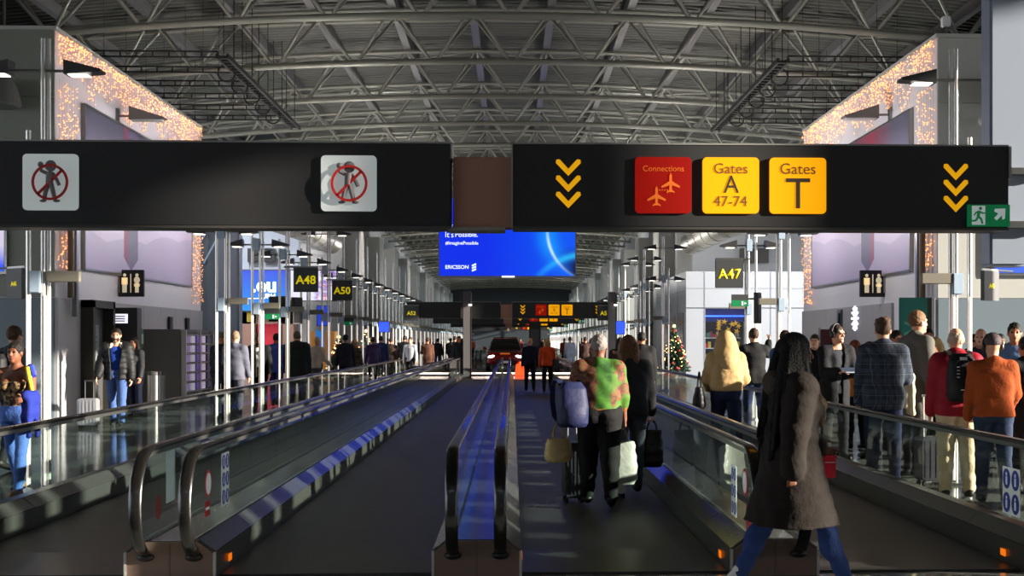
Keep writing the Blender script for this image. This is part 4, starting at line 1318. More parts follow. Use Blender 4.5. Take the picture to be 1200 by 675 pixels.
# front: panel columns around the window opening (u 826..874, v 361..420)
wx0, wx1 = W(826, 0, YSH).x - xs_, W(875, 0, YSH).x - xs_
wz0, wz1 = W(600, 424, YSH).z, W(600, 361, YSH).z
body = MB(); body.box(0, wx0, 0, .4, 0, H); body.box(wx1, 13, 0, .4, 0, H); body.box(wx0, wx1, 0, .4, wz1, H); body.box(wx0, wx1, 0, .4, 0, wz0)
body.box(0, .4, .4, 13, 0, H); body.box(.4, 13, 12.6, 13, 0, H); body.box(.06, 12.9, .06, 12.9, H - .22, H - .03)
body.build('shop_walls', SHOPW, t)
j = MB()
for x in (wx0, wx1, 3.9, 5.6, 7.3): j.box(x - .02, x + .02, -.012, .0, 0, H)
for z in (wz1 + .02, 3.1, 4.0): j.box(0, 12.9, -.012, .0, z - .02, z + .02)
for y in (3.2, 6.4, 9.6): j.box(-.012, 0, y - .03, y + .03, 0, H)
for z in (3.9,): j.box(-.012, 0, 0, 13, z - .02, z + .02)
j.build('panel_joints', mat('joint_grey', (130, 134, 142), .5), t)
MB().box(wx0, wx1, .16, .18, wz0, wz1).build('shop_window', GLASSW, t)
bk = MB().box(wx0 - .1, wx1 + .1, 1.5, 1.6, wz0 - .2, wz1 + .2).build('window_backdrop', mat('shop_back', (52, 40, 52), .5, noise=.4, nscale=1.5), t)
MB().box(wx0 + .05, wx1 - .05, .3, .36, wz1 - .38, wz1 - .32).build('blue_tube_light', mat('blue_tube', (60, 110, 255), .4, emit=(50, 100, 255), estr=3.0), t)
MB().box(wx0 + .02, wx1 - .02, .5, .55, wz1 - .6, wz1 - .02).build('blue_fascia', mat('fascia_navy', (20, 30, 90), .4, emit=(15, 25, 110), estr=.5), t)
sh = MB()
for i in range(3): sh.box(wx0 + .1, wx1 - .1, 1.0, 1.45, wz0 + .1 + i * .48, wz0 + .14 + i * .48)
sh.build('shelves', WHITE, t)
cols = [(200, 40, 50), (230, 190, 70), (180, 180, 190), (190, 90, 130), (60, 120, 90)]
for ci, cc in enumerate(cols):
    g = MB()
    for i in range(14):
        x = random.uniform(wx0 + .15, wx1 - .25); sh_ = random.randrange(3); z = wz0 + .14 + sh_ * .48
        w_, h_ = random.uniform(.06, .16), random.uniform(.12, .3)
        g.box(x, x + w_, 1.05, 1.25, z, z + h_)
    o = g.build('shelf_goods', mat('goods_%d' % ci, cc, .5, emit=cc, estr=.15), t); o['kind'] = 'stuff'
g = MB()
for i in range(9):
    c = Vector((random.uniform(wx0 + .3, wx1 - .3), .45, random.uniform(wz1 - 1.15, wz1 - .5)))
    for k in range(5):
        a = 2 * PI * k / 5 + i
        g.add([c + Vector((0, -.03, 0)), c + Vector((.16 * math.cos(a), 0, .16 * math.sin(a))), c + Vector((.06 * math.cos(a + .63), 0, .06 * math.sin(a + .63))), c + Vector((.06 * math.cos(a - .63), 0, .06 * math.sin(a - .63)))], [(0, 1, 2), (0, 3, 1), (1, 3, 2)])
o = g.build('hanging_gold_stars', mat('gold_star', (220, 165, 50), .3, .6, emit=(230, 160, 30), estr=.4), t); o['kind'] = 'stuff'
# bay windows on the side of the pavilion
for i in range(3):
    y0 = .5 + i * 3.2
    MB().box(-.03, -.0, y0 + .4, y0 + 2.3, .6, 2.9).build('side_window', mat('side_window_dark', (92, 96, 118), .15), t)

# ================================================================== Christmas trees
NEED = mat('fir_needles', (22, 48, 30), .6, noise=.3, nscale=6)
TLIGHT = mat('tree_lights', (255, 215, 150), .5, emit=(255, 200, 120), estr=4.0)
BAUB = mat('tree_baubles_red', (190, 40, 35), .2, .3)
POTM = mat('tree_pot', (60, 45, 35), .6)
def xmas_tree(x, y, h, label):
    t = thing('christmas_tree', label, 'tree', (x, y, 0))
    MB().lathe((0, 0, 0), [(.02, 0), (.16, 0), (.2, .3), (.17, .3), (.02, .26)], 16).build('pot', POTM, t, True)
    MB().tube((0, 0, .2), (0, 0, h - .1), .045, .012, n=8).build('trunk', POTM, t)
    f = MB(); r0 = h * .29
    nl = 15
    for l in range(nl):
        z = .35 + (h - .4) * l / nl; R = r0 * (1 - l / nl) + .05
        nb = max(6, int(20 * (1 - l / nl * .7)))
        for k in range(nb):
            a = 2 * PI * (k + random.random() * .6) / nb; rr = R * random.uniform(.8, 1.08)
            d = Vector((math.cos(a), math.sin(a), 0)); s_ = Vector((-d.y, d.x, 0))
            root = Vector((0, 0, z + .16)); tip = d * rr + Vector((0, 0, z - .03 + random.uniform(-.03, .03)))
            for q in (.45, .75, 1.0):
                c = root.lerp(tip, q); w = .10 * (1.25 - q * .6)
                f.add([c - d * .12 + Vector((0, 0, .05)), c + s_ * w - Vector((0, 0, .035)), c + d * .08, c - s_ * w - Vector((0, 0, .035)), c + Vector((0, 0, .05)), c - Vector((0, 0, .05))],
                      [(0, 1, 4), (1, 2, 4), (2, 3, 4), (3, 0, 4), (1, 0, 5), (2, 1, 5), (3, 2, 5), (0, 3, 5)])
    o = f.build('branches', NEED, t)
    for nm, mm, n, r in (('tree_lights', TLIGHT, 70, .022), ('baubles', BAUB, 26, .05)):
        b = MB()
        for i in range(n):
            q = random.random() ** 1.3; z = .4 + (h - .5) * q; R = (r0 * (1 - q) + .07); a = random.random() * 2 * PI
            b.ball((R * math.cos(a), R * math.sin(a), z), r, 8, 5)
        o = b.build(nm, mm, t, True); o['kind'] = 'stuff'
    MB().ball((0, 0, h), .07, 8, 6).build('tree_topper', TLIGHT, t)
p = W(790, 440, 59.5); xmas_tree(p.x, 59.5, 2.25, 'tall decorated Christmas tree before the white shop pavilion on the right')
p = W(397, 430, 50.0); xmas_tree(p.x, 50.0, 1.75, 'small lit Christmas tree beside the broad orange column on the left')
p = W(429, 425, 55.0); xmas_tree(p.x, 55.0, 2.0, 'small lit Christmas tree right of the woman in the camouflage jacket')
p = W(357, 430, 48.0); xmas_tree(p.x, 48.0, 1.5, 'little fir tree behind the person in the white sweater')

# ================================================================== red car on its display plinth
t = thing('display_plinth', 'low car display plinth with a glowing front edge', 'plinth', (0, 63, 0))
MB().box(-4.3, 2.4, 0, 9, 0, .16).build('plinth_top', mat('plinth_dark', (48, 44, 46), .2), t, bevel=.01)
MB().box(-4.3, 2.4, -.02, .0, .07, .14).build('led_edge', mat('led_edge', (255, 235, 225), .4, emit=(255, 225, 212), estr=2.2), t)
CARX = W(592, 400, 66).x
car = thing('red_car', 'red car with lit headlights on display behind the middle balustrade', 'car', (CARX, 65.0, .16))
RED = mat('car_red', (125, 10, 16), .22, .1, coat=.6)
DG = mat('car_glass', (8, 9, 10), .08)
def loft(sections, name, m, parent, smooth=True):
    """sections: list of (y, [(x,z)...]) rings"""
    q = MB(); n = len(sections[0][1]); vs = []
    for y, ring in sections: vs += [(x, y, z) for x, z in ring]
    fs = []
    for i in range(len(sections) - 1):
        for k in range(n): fs.append((i * n + k, i * n + (k + 1) % n, (i + 1) * n + (k + 1) % n, (i + 1) * n + k))
    fs += [tuple(range(n)), tuple(range((len(sections) - 1) * n, len(sections) * n))]
    q.add(vs, fs); return q.build(name, m, parent, smooth)
def ring(w, z0, z1, r): return rrect(-w, w, z0, z1, r, 4)
loft([(0, ring(.70, .42, .78, .12)), (.06, ring(.82, .34, .86, .14)), (.35, ring(.88, .28, .93, .14)), (1.25, ring(.90, .26, 1.02, .14)), (3.2, ring(.90, .26, 1.06, .14)), (4.1, ring(.86, .30, 1.04, .14)), (4.3, ring(.76, .4, .95, .12))], 'car_body', RED, car)
loft([(1.15, ring(.78, .95, 1.0, .02)), (1.85, ring(.66, .95, 1.50, .10)), (2.6, ring(.66, .95, 1.58, .12)), (3.6, ring(.64, .95, 1.52, .12)), (4.15, ring(.68, .95, 1.05, .03))], 'glasshouse', DG, car)
loft([(1.95, ring(.60, 1.5, 1.55, .02)), (2.6, ring(.62, 1.5, 1.62, .04)), (3.6, ring(.58, 1.48, 1.56, .03))], 'roof_panel', RED, car)
for s in (-1, 1):
    for y in (.85, 3.45):
        w_ = MB().tube((s * .74, y, .32), (s * .92, y, .32), .32, n=24).build('wheel', BLACK, car)
        MB().tube((s * .92, y, .32), (s * .93, y, .32), .2, n=16).build('wheel_hub', STEEL, w_)
    MB().ball((s * .64, .04, .70), (.17, .08, .065), 14, 8, Matrix.Rotation(s * .22, 3, 'Y')).build('headlight', mat('headlight_lit', (255, 255, 255), .3, emit=(245, 248, 255), estr=9.0), car, True)
    MB().ball((s * 1.0, 1.45, 1.08), (.11, .07, .08), 10, 6).build('wing_mirror', RED, car, True)
MB().prism(rrect(-.45, .45, .36, .56, .06), 'y', -.02, .1).build('grille', BLACK, car)
MB().box(-.26, .26, -.035, -.02, .38, .49).build('number_plate', WHITE, car)
MB().prism(rrect(-.24, .24, .80, .87, .03), 'y', -.0, .10).build('bonnet_badge', mat('badge_orange', (220, 110, 30), .4, emit=(220, 100, 20), estr=.4), car)
MB().prism(rrect(-.8, .8, .26, .34, .03), 'y', .02, .2).build('lower_bumper', BLACK, car)
p = W(609, 437, 62.4)
t = thing('orange_barrier', 'bright orange barrier block right of the red car', 'barrier', (p.x, 62.4, 0))
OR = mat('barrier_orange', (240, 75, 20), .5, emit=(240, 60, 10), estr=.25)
MB().prism([(-.24, .0), (.24, .0), (.17, .55), (-.17, .55)], 'y', -.15, .15).build('barrier_body', OR, t, bevel=.02)
MB().lathe((0, 0, .5), [(.02, 0), (.14, 0), (.07, .14), (.02, .16)], 14).build('barrier_top', OR, t, True)
p = W(580, 405, 75)
t = thing('info_pillar', 'dark information pillar behind the person in the navy coat', 'pillar', (W(627, 400, 66).x, 66.5, .16))
MB().box(-.28, .28, -.12, .12, 0, 2.3).build('pillar_body', BLACK, t, bevel=.01); MB().box(-.3, .3, -.14, .14, 0, .06).build('pillar_foot', STEEL, t); MB().box(-.2, .2, -.13, -.12, 1.2, 2.0).build('pillar_screen', DKGREY, t)
# ================================================================== people
class Vox:
    """signed-distance grid; primitives are blended in one after another and meshed as one surface"""
    def __init__(s, lo, hi, h):
        s.h = h; s.lo = np.array(lo, np.float32) - 3 * h
        s.n = np.ceil((np.array(hi) + 3 * h - s.lo) / h).astype(int) + 1
        s.a = np.full(s.n, 0.3, np.float32)
    def win(s, lo, hi, pad):
        i0 = np.maximum(np.floor((np.array(lo) - pad - s.lo) / s.h).astype(int), 0)
        i1 = np.minimum(np.ceil((np.array(hi) + pad - s.lo) / s.h).astype(int) + 1, s.n)
        if np.any(i1 <= i0): return None
        g = [s.lo[k] + s.h * np.arange(i0[k], i1[k], dtype=np.float32) for k in range(3)]
        X, Y, Z = g[0][:, None, None], g[1][None, :, None], g[2][None, None, :]
        return (slice(i0[0], i1[0]), slice(i0[1], i1[1]), slice(i0[2], i1[2])), X, Y, Z
    def blend(s, sl, d, k):
        b = s.a[sl]
        if k <= 0: s.a[sl] = np.minimum(b, d); return
        q = np.maximum(k - np.abs(b - d), 0) / k
        s.a[sl] = np.minimum(b, d) - q * q * k * .25
    def cut(s, sl, d, k=0.0):
        """remove where d < 0"""
        b = s.a[sl]; e = -d
        if k <= 0: s.a[sl] = np.maximum(b, e); return
        q = np.maximum(k - np.abs(b - e), 0) / k
        s.a[sl] = np.maximum(b, e) + q * q * k * .25
    def cap(s, p, q, r0, r1=None, k=.02, wob=0.0):
        if r1 is None: r1 = r0
        p = np.array(p, np.float32); q = np.array(q, np.float32); R = max(r0, r1)
        w = s.win(np.minimum(p, q) - R, np.maximum(p, q) + R, max(k, .03) + .02)
        if w is None: return s
        sl, X, Y, Z = w; ba = q - p; L2 = float(ba @ ba) + 1e-9
        t = np.clip(((X - p[0]) * ba[0] + (Y - p[1]) * ba[1] + (Z - p[2]) * ba[2]) / L2, 0, 1)
        d = np.sqrt((X - p[0] - t * ba[0]) ** 2 + (Y - p[1] - t * ba[1]) ** 2 + (Z - p[2] - t * ba[2]) ** 2) - (r0 + (r1 - r0) * t)
        if wob: d = d + wob * np.sin(t * math.sqrt(L2) * 55.0)
        s.blend(sl, d, k); return s
    def ell(s, c, r, k=.02, cut=False, M=None):
        c = np.array(c, np.float32); r = np.array(r, np.float32); R = np.full(3, r.max()) if M is not None else r
        w = s.win(c - R, c + R, max(k, .03) + .02)
        if w is None: return s
        sl, X, Y, Z = w; x, y, z = X - c[0], Y - c[1], Z - c[2]
        if M is not None:
            Mi = np.array(M.to_3x3().inverted() if hasattr(M, 'to_3x3') else M.inverted(), np.float32)
            x, y, z = (Mi[i, 0] * x + Mi[i, 1] * y + Mi[i, 2] * z for i in range(3))
        k0 = np.sqrt((x / r[0]) ** 2 + (y / r[1]) ** 2 + (z / r[2]) ** 2)
        k1 = np.sqrt((x / r[0] ** 2) ** 2 + (y / r[1] ** 2) ** 2 + (z / r[2] ** 2) ** 2) + 1e-6
        d = k0 * (k0 - 1) / k1
        if cut: s.cut(sl, d, k)
        else: s.blend(sl, d, k)
        return s
    def column(s, prof, k=.03, cx=0.0, power=2.4, wob=0.0, lean=0.0, zp=.95):
        """stack of super-elliptic rings: (z, rx, ry, cy)"""
        prof = sorted(prof); zs = np.array([p[0] for p in prof], np.float32)
        rx = np.array([p[1] for p in prof]); ry = np.array([p[2] for p in prof]); cy = np.array([p[3] for p in prof])
        z0, z1 = zs[0], zs[-1]
        Rm = max(rx.max(), ry.max() + abs(cy).max()) + abs(lean) * .8
        w = s.win((cx - Rm, -Rm, z0), (cx + Rm, Rm, z1), max(k, .03) + .02)
        if w is None: return s
        sl, X, Y, Z = w
        if lean:
            zz = Z - zp; Yl = Y - np.maximum(zz, 0) * lean
        else: Yl = Y
        zf = Z.ravel(); a = np.interp(zf, zs, rx)[None, None, :].astype(np.float32); b = np.interp(zf, zs, ry)[None, None, :].astype(np.float32); c = np.interp(zf, zs, cy)[None, None, :].astype(np.float32)
        u = np.abs((X - cx) / a); v = np.abs((Yl - c) / b)
        d = ((u ** power + v ** power) ** (1 / power) - 1) * np.minimum(a, b)
        if wob: d = d + wob * np.sin(Z * 62.0) * (1 + 0 * X)
        d = np.maximum(d, np.maximum(z0 - Z, Z - z1))
        s.blend(sl, d, k); return s
    def half(s, axis, val, keep='above', lo=None, hi=None):
        """keep only one side of a plane inside an optional box"""
        lo = s.lo if lo is None else lo; hi = s.lo + s.h * s.n if hi is None else hi
        w = s.win(lo, hi, 0)
        if w is None: return s
        sl, X, Y, Z = w; P = (X, Y, Z)[axis]
        d = (val - P) if keep == 'above' else (P - val)
        s.a[sl] = np.maximum(s.a[sl], d + 0 * (X + Y + Z)); return s
    def folds(s, amp, f, seed=0.0, diag=.6):
        """cloth folds or hair strands: a smooth wavy offset of the surface"""
        g = [s.lo[k] + s.h * np.arange(s.n[k], dtype=np.float32) for k in range(3)]
        X, Y, Z = g[0][:, None, None], g[1][None, :, None], g[2][None, None, :]
        m = np.abs(s.a) < .06
        w = np.sin(f * (Z + diag * X + .35 * Y) + seed + 1.5 * np.sin(f * .37 * (X - Z * .4) + seed * 2)) * .6 + np.sin(f * .55 * (Z * .8 - diag * 1.3 * X + .6 * Y) + seed * 1.7) * .5
        s.a = np.where(m, s.a + amp * w, s.a).astype(np.float32); return s
    def build(s, name, m, parent, eps=0.0, pieces=None):
        g = vdb.FloatGrid(0.3); g.copyFromArray(np.ascontiguousarray(s.a, dtype=np.float64).astype(np.float32))
        pts, quads = g.convertToQuads(eps)
        if len(pts) == 0: return None
        pts = pts * s.h + s.lo
        me = bpy.data.meshes.new(name)
        me.from_pydata([], [], [])
        me.vertices.add(len(pts)); me.vertices.foreach_set('co', pts.astype(np.float32).ravel())
        quads = quads[:, ::-1]
        me.loops.add(len(quads) * 4); me.loops.foreach_set('vertex_index', quads.astype(np.int32).ravel())
        me.polygons.add(len(quads)); me.polygons.foreach_set('loop_start', np.arange(0, len(quads) * 4, 4, dtype=np.int32))
        me.update(calc_edges=True); me.validate()
        me.materials.append(m); me.shade_smooth()
        return link(name, me, parent)

_cloth = {}
def cloth(rgb, rough=.85, bump=.35, bs=28.0, nz=.12):
    key = ('cloth', rgb, rough, bump)
    if key not in _cloth:
        _cloth[key] = mat('fabric_%d_%d_%d_%d' % (rgb[0], rgb[1], rgb[2], len(_cloth)), rgb, rough, 0, noise=nz, nscale=14, bump=bump, bscale=bs, spec=.25)
    return _cloth[key]
def skin(rgb): return mat('skin_%d_%d_%d' % rgb, rgb, .55, noise=.05, nscale=20, spec=.35)
FAIR = (205, 150, 122); TAN = (170, 112, 82); BROWN = (112, 68, 46); DEEP = (74, 44, 30)
EYEW = mat('eye_dark', (30, 22, 18), .2); LIPM = mat('lip', (140, 70, 62), .5)

def plaid_material():
    m, nt, b, n = new_mat('plaid_flannel')
    x, y, z = n.xyz()
    def line(c, p, w, o=0.0): return n.m('LESS_THAN', n.m('FRACT', n.m('ADD', n.m('DIVIDE', c, p), o)), w)
    h = n.m('ADD', x, n.m('MULTIPLY', y, .8))
    c = n.mix(n.m('MAXIMUM', line(h, .11, .4), line(z, .11, .4)), lin((26, 32, 46)), lin((44, 54, 70)))
    c = n.mix(n.m('MAXIMUM', line(h, .11, .05, .2), line(z, .11, .05, .2)), c, lin((78, 88, 98)))
    nt.links.new(c, b.inputs['Base Color']); b.inputs['Roughness'].default_value = .9
    return m
def camo_material(name, cols, scale):
    m, nt, b, n = new_mat(name)
    f = n.noise(scale, 3); g = n.noise(scale * 1.7, 2)
    c = n.mix(n.ramp(f, .47, .53), lin(cols[0]), lin(cols[1]))
    c = n.mix(n.ramp(g, .55, .6), c, lin(cols[2]))
    nt.links.new(c, b.inputs['Base Color']); b.inputs['Roughness'].default_value = .85
    return m
def tunic_material():
    """green front-back panel with orange, pink and brown patterned flanks and a banded hem"""
    m, nt, b, n = new_mat('patterned_tunic')
    x, y, z = n.xyz()
    f = n.noise(16, 3); g = n.noise(30, 2)
    side = n.mix(n.ramp(f, .45, .55), lin((78, 32, 12)), lin((108, 56, 34)))
    side = n.mix(n.ramp(g, .56, .62), side, lin((80, 84, 30)))
    green = n.mix(n.ramp(n.noise(7, 3), .4, .62), lin((18, 66, 4)), lin((62, 118, 8)))
    wx = n.m('ADD', n.m('ABSOLUTE', n.m('SUBTRACT', x, .045)), n.m('MULTIPLY', n.m('SUBTRACT', n.noise(5, 2), .5), .16))
    c = n.mix(n.ramp(wx, .075, .10), green, side)
    c = n.mix(n.m('MULTIPLY', n.m('GREATER_THAN', x, .13), n.ramp(n.noise(6, 2), .42, .5)), c, lin((60, 100, 10)))
    hem = n.m('LESS_THAN', z, 1.02)
    hc = n.mix(n.ramp(n.noise(40, 1), .48, .54), lin((170, 95, 28)), lin((90, 40, 18)))
    c = n.mix(hem, c, hc)
    nt.links.new(c, b.inputs['Base Color']); b.inputs['Roughness'].default_value = .8
    return m

def rotx(v, a, o):
    y, z = v[1] - o[1], v[2] - o[2]
    return np.array([v[0], o[1] + y * math.cos(a) - z * math.sin(a), o[2] + y * math.sin(a) + z * math.cos(a)])

def skeleton(p):
    k = p['H'] / 1.75
    J = {}
    lean = p.get('lean', 2)
    la = math.tan(math.radians(lean))
    hipz = .93
    def legs(sg, swing, bend, out=2):
        a = math.radians(swing); b = math.radians(bend); o = math.radians(out)
        hip = np.array([sg * .095, 0, hipz])
        d1 = np.array([sg * math.sin(o), math.sin(a), -math.cos(a)]); knee = hip + .44 * d1
        a2 = a - b; d2 = np.array([sg * math.sin(o) * .5, math.sin(a2), -math.cos(a2)]); ank = knee + .42 * d2
        return hip, knee, ank, a2
    L = {}
    for nm, sg in (('L', -1), ('R', 1)):
        sw, bd = p['legs'][0 if sg < 0 else 1]
        hip, knee, ank, a2 = legs(sg, sw, bd, p.get('stance', 2))
        J['hip' + nm], J['knee' + nm], J['ank' + nm] = hip, knee, ank
        pitch = p.get('foot' + nm, max(-50, min(20, math.degrees(a2) * .8)))
        J['pitch' + nm] = math.radians(pitch)
    def foot_low(nm):
        a = J['pitch' + nm]; q = J['ank' + nm]
        heel = q + np.array([0, -.06 * math.cos(a) + .08 * math.sin(a), -.06 * math.sin(a) - .08 * math.cos(a)])
        toe = q + np.array([0, .17 * math.cos(a) + .08 * math.sin(a), .17 * math.sin(a) - .08 * math.cos(a)])
        return min(heel[2], toe[2])
    dz = -min(foot_low('L'), foot_low('R'))
    for q in list(J):
        if not q.startswith('pitch'): J[q] = J[q] + np.array([0, 0, dz])
    hz = hipz + dz
    J['hz'] = hz
    def up(x, y, z): return np.array([x, y + max(0, z - .95) * la, z + dz])
    sw = p.get('shoulder', .185)
    for nm, sg in (('L', -1), ('R', 1)):
        sh = up(sg * sw, 0, 1.405)
        swg, abd, bend = p['arms'][0 if sg < 0 else 1][:3]
        rot_in = p['arms'][0 if sg < 0 else 1][3] if len(p['arms'][0 if sg < 0 else 1]) > 3 else 0
        a = math.radians(swg); ab = math.radians(abd); b = math.radians(bend); ri = math.radians(rot_in)
        d1 = np.array([sg * math.sin(ab) , math.sin(a) * math.cos(ab), -math.cos(a) * math.cos(ab)])
        el = sh + .29 * d1
        a2 = a + b
        d2 = np.array([sg * (math.sin(ab) * .6) - sg * math.sin(ri), math.sin(a2) * math.cos(ri), -math.cos(a2) * math.cos(ri)]); d2 /= np.linalg.norm(d2)
        wr = el + .25 * d2
        J['sh' + nm], J['el' + nm], J['wr' + nm], J['hd' + nm] = sh, el, wr, d2
    J['neck'] = up(0, -.01, 1.46); J['head'] = up(0, .02, 1.635)
    J['dz'] = dz; J['la'] = la; J['k'] = k
    return J

def add_hand(v, wr, d, sg, curl, h):
    """palm, four unequal fingers with two bends and a thumb leaving the side of the palm"""
    d = d / np.linalg.norm(d)
    l = np.array([0, 1.0, 0]) - d * d[1]                 # thumb side: forward
    if np.linalg.norm(l) < .3: l = np.array([0, 0, 1.0]) - d * d[2]
    l /= np.linalg.norm(l)
    nrm = np.cross(d, l) * sg                            # out of the back of the hand
    if np.dot(nrm, np.array([sg, 0, 0])) < 0: nrm = -nrm
    pc = wr + d * .012
    fr = max(.0082, .62 * h)
    for o in (-.024, -.008, .008, .024):
        v.cap(wr + l * o * .6, wr + d * .088 + l * o, .014, .0125, k=.015)
    for i, (o, L) in enumerate(((-.029, .062), (-.0095, .076), (.0105, .082), (.030, .074))):
        b = wr + d * .088 + l * o
        c1 = math.radians(curl); c2 = math.radians(curl * 2.1)
        d1 = d * math.cos(c1) - nrm * math.sin(c1); d2 = d * math.cos(c2) - nrm * math.sin(c2)
        m = b + d1 * L * .52; e = m + d2 * L * .48
        v.cap(b, m, fr * 1.06, fr, k=.004); v.cap(m, e, fr, fr * .85, k=.004)
    b = wr + d * .025 + l * .03
    m = b + (d * .6 + l * .75 - nrm * .15) * .042; e = m + (d * .92 + l * .25 - nrm * .3) * .036
    v.cap(b, m, fr * 1.25, fr * 1.1, k=.01); v.cap(m, e, fr * 1.1, fr * .9, k=.004)

def person(label, x, y, rz, p, group=None, z=0.0):
    """p: H, legs, arms, skin, hair=(style,rgb), top=dict, bottom=dict, shoes=rgb, vox, female, head_yaw, build"""
    t = thing('person', label, 'person', (x, y, z), math.radians(rz), group)
    if Y0 + 1 < y < Y1 - 1 and any(a < x < b for a, b in LANES): z = .012
    t.location.z = z
    X0, Y0_, Z0 = x, y, z
    J = skeleton(p); k = J['k']; h = p.get('vox', .012) / k; dz = J['dz']; la = J['la']
    hb = min(h, .0115)
    t.scale = (k, k, k)
    fem = p.get('female', False); B = p.get('build', 1.0)
    sk = skin(p['skin'])
    lo = np.array([-.75, -.75, 0]); hi = np.array([.75, .75, 1.85])
    pts = [J[q] for q in J if isinstance(J[q], np.ndarray) and not q.startswith('hd')]
    P = np.array(pts); lo = P.min(0) - .34; hi = P.max(0) + .34; lo[2] = -.02
    # ---- body: one continuous skin surface
    v = Vox(lo, hi, hb)
    H = J['head']
    for nm, sg in (('L', -1), ('R', 1)):
        v.cap(J['hip' + nm] + [0, 0, .02], J['knee' + nm], .082 * B, .054 * B, k=.03)
        v.cap(J['knee' + nm], J['ank' + nm], .054 * B, .038, k=.02)
        v.ell(J['knee' + nm] * .62 + J['ank' + nm] * .38 + [0, -.022, 0], (.048, .05, .10), k=.03)
        a = J['pitch' + nm]; q = J['ank' + nm]; ca, sa = math.cos(a), math.sin(a)
        v.cap(q + [0, -.03 * ca + .045 * sa, -.03 * sa - .045 * ca], q + [0, .13 * ca + .05 * sa, .13 * sa - .05 * ca], .036, .026, k=.03)
    tor = [(.86, .14 * B, .10 * B, 0), (.95, (.168 if fem else .16) * B, .115 * B, -.01), (1.08, (.13 if fem else .15) * B, .095 * B, .005), (1.25, .155 * B, .11 * B, .0), (1.36, .165 * B, .095 * B, -.01), (1.43, .11, .06, -.015)]
    v.column([(a + dz, b, c, d) for a, b, c, d in tor], k=.05, lean=la, zp=.95 + dz, power=2.2)
    if fem:
        for sg in (-1, 1): v.ell((sg * .075, .095 + .3 * la, 1.27 + dz), (.07, .06, .07), k=.04)
    for nm in 'LR': v.cap(J['neck'] + [0, 0, .0], J['sh' + nm] * .9 + J['neck'] * .1 + [0, 0, .0], .052, .052, k=.05)
    v.cap(J['neck'] - [0, 0, .03], H - [0, .012, .06], .056, .053, k=.035)
    for nm, sg in (('L', -1), ('R', 1)):
        v.cap(J['sh' + nm], J['el' + nm], .05 * B, .040 * B, k=.04)
        v.cap(J['el' + nm], J['wr' + nm], .040 * B, .027, k=.02)
        add_hand(v, J['wr' + nm], J['hd' + nm], sg, p.get('curl', 22), hb)
    # head with face
    yaw = math.radians(p.get('head_yaw', 0)); R = Matrix.Rotation(yaw, 3, 'Z')
    def hp(a, b, c):
        q = R @ Vector((a, b, c)); return H + np.array([q.x, q.y, q.z])
    v.ell(hp(0, -.012, .03), (.076, .094, .098), k=.03, M=R)
    v.ell(hp(0, .022, -.045), (.058, .066, .072), k=.04, M=R)
    v.ell(hp(0, .075, -.092), (.024, .02, .018), k=.025)
    v.cap(hp(0, .086, .018), hp(0, .104, -.022), .009, .014, k=.014)
    v.cap(hp(-.038, .076, .03), hp(.038, .076, .03), .011, k=.018)
    v.cap(hp(-.018, .088, -.056), hp(.018, .088, -.056), .008, k=.012)
    for sg in (-1, 1):
        v.ell(hp(sg * .033, .092, .012), (.016, .012, .012), k=.008, cut=True)
        v.ell(hp(sg * .079, -.005, -.005), (.012, .02, .032), k=.006, M=R)
    body = v.build('body', sk, t)
    if p.get('face', True):
        for sg in (-1, 1):
            q = hp(sg * .033, .078, .012); MB().ball(q, .0125, 10, 8).build('eye', EYEW, t, True)
        q = hp(0, .0945, -.056); MB().ball(q, (.022, .006, .007), 10, 6, R).build('lips', LIPM, t, True)
    if p.get('beard'):
        w = Vox(H - .18, H + .18, max(hb * .9, .008)); w.ell(hp(0, .026, -.062), (.064, .072, .06), k=.0, M=R); w.half(2, H[2] - .03, 'below')
        w.ell(hp(0, .10, -.03), (.03, .05, .03), k=.01, cut=True)
        w.build('beard', cloth(p['hair'][1]), t)
    # ---- trousers
    bt = p.get('bottom')
    hc = max(h, .011)
    if bt:
        fat = bt.get('fat', .016); w = Vox(lo, hi, hc)
        for nm, sg in (('L', -1), ('R', 1)):
            kn, an = J['knee' + nm], J['ank' + nm]
            e = kn + (an - kn) * bt.get('len', .97)
            w.cap(J['hip' + nm] + [0, 0, .02], kn, (.088 + fat) * B, (.056 + fat) * B, k=.03)
            w.cap(kn, e, (.056 + fat) * B, bt.get('cuff', .044) + fat * .8, k=.015, wob=.003 if hc < .014 else 0)
            w.ell(kn * .62 + an * .38 + [0, -.02, 0], (.05 + fat, .052 + fat, .11), k=.03)
        w.column([(.86 + dz, .145 * B + fat, .105 * B + fat, 0), (.95 + dz, (.17 if fem else .16) * B + fat, .118 * B + fat, -.01), (1.04 + dz, .145 * B + fat, .10 * B + fat, 0)], k=.05, power=2.2)
        for sg in (-1, 1): w.ell((sg * .075, -.075, .93 + dz), ((.085) * B, .07 * B + fat, .10), k=.04)
        if h < .016: w.folds(.003, 42, X0 * 3.3, .3)
        w.build('trousers', bt['m'], t)
    # ---- shoes
    for nm, sg in (('L', -1), ('R', 1)):
        q = J['ank' + nm]; a = J['pitch' + nm]; ca, sa = math.cos(a), math.sin(a)
        def fp(dx, fy, fz): return q + np.array([dx, fy * ca - fz * sa, fy * sa + fz * ca])
        w = Vox(q - .30, q + .30, min(hc, .012))
        w.cap(fp(0, -.03, -.035), fp(0, .03, -.03), .046, .044, k=.02)
        w.cap(fp(0, .03, -.04), fp(sg * .008, .145, -.048), .044, .034, k=.02)
        w.cap(fp(0, -.01, -.02), fp(0, -.01, .03), .046, .045, k=.02)
        # flat sole
        sl, X, Y, Z = w.win(w.lo, w.lo + w.h * w.n, 0)
        up_ = np.array([0, -sa, ca]); b0 = fp(0, 0, -.08)
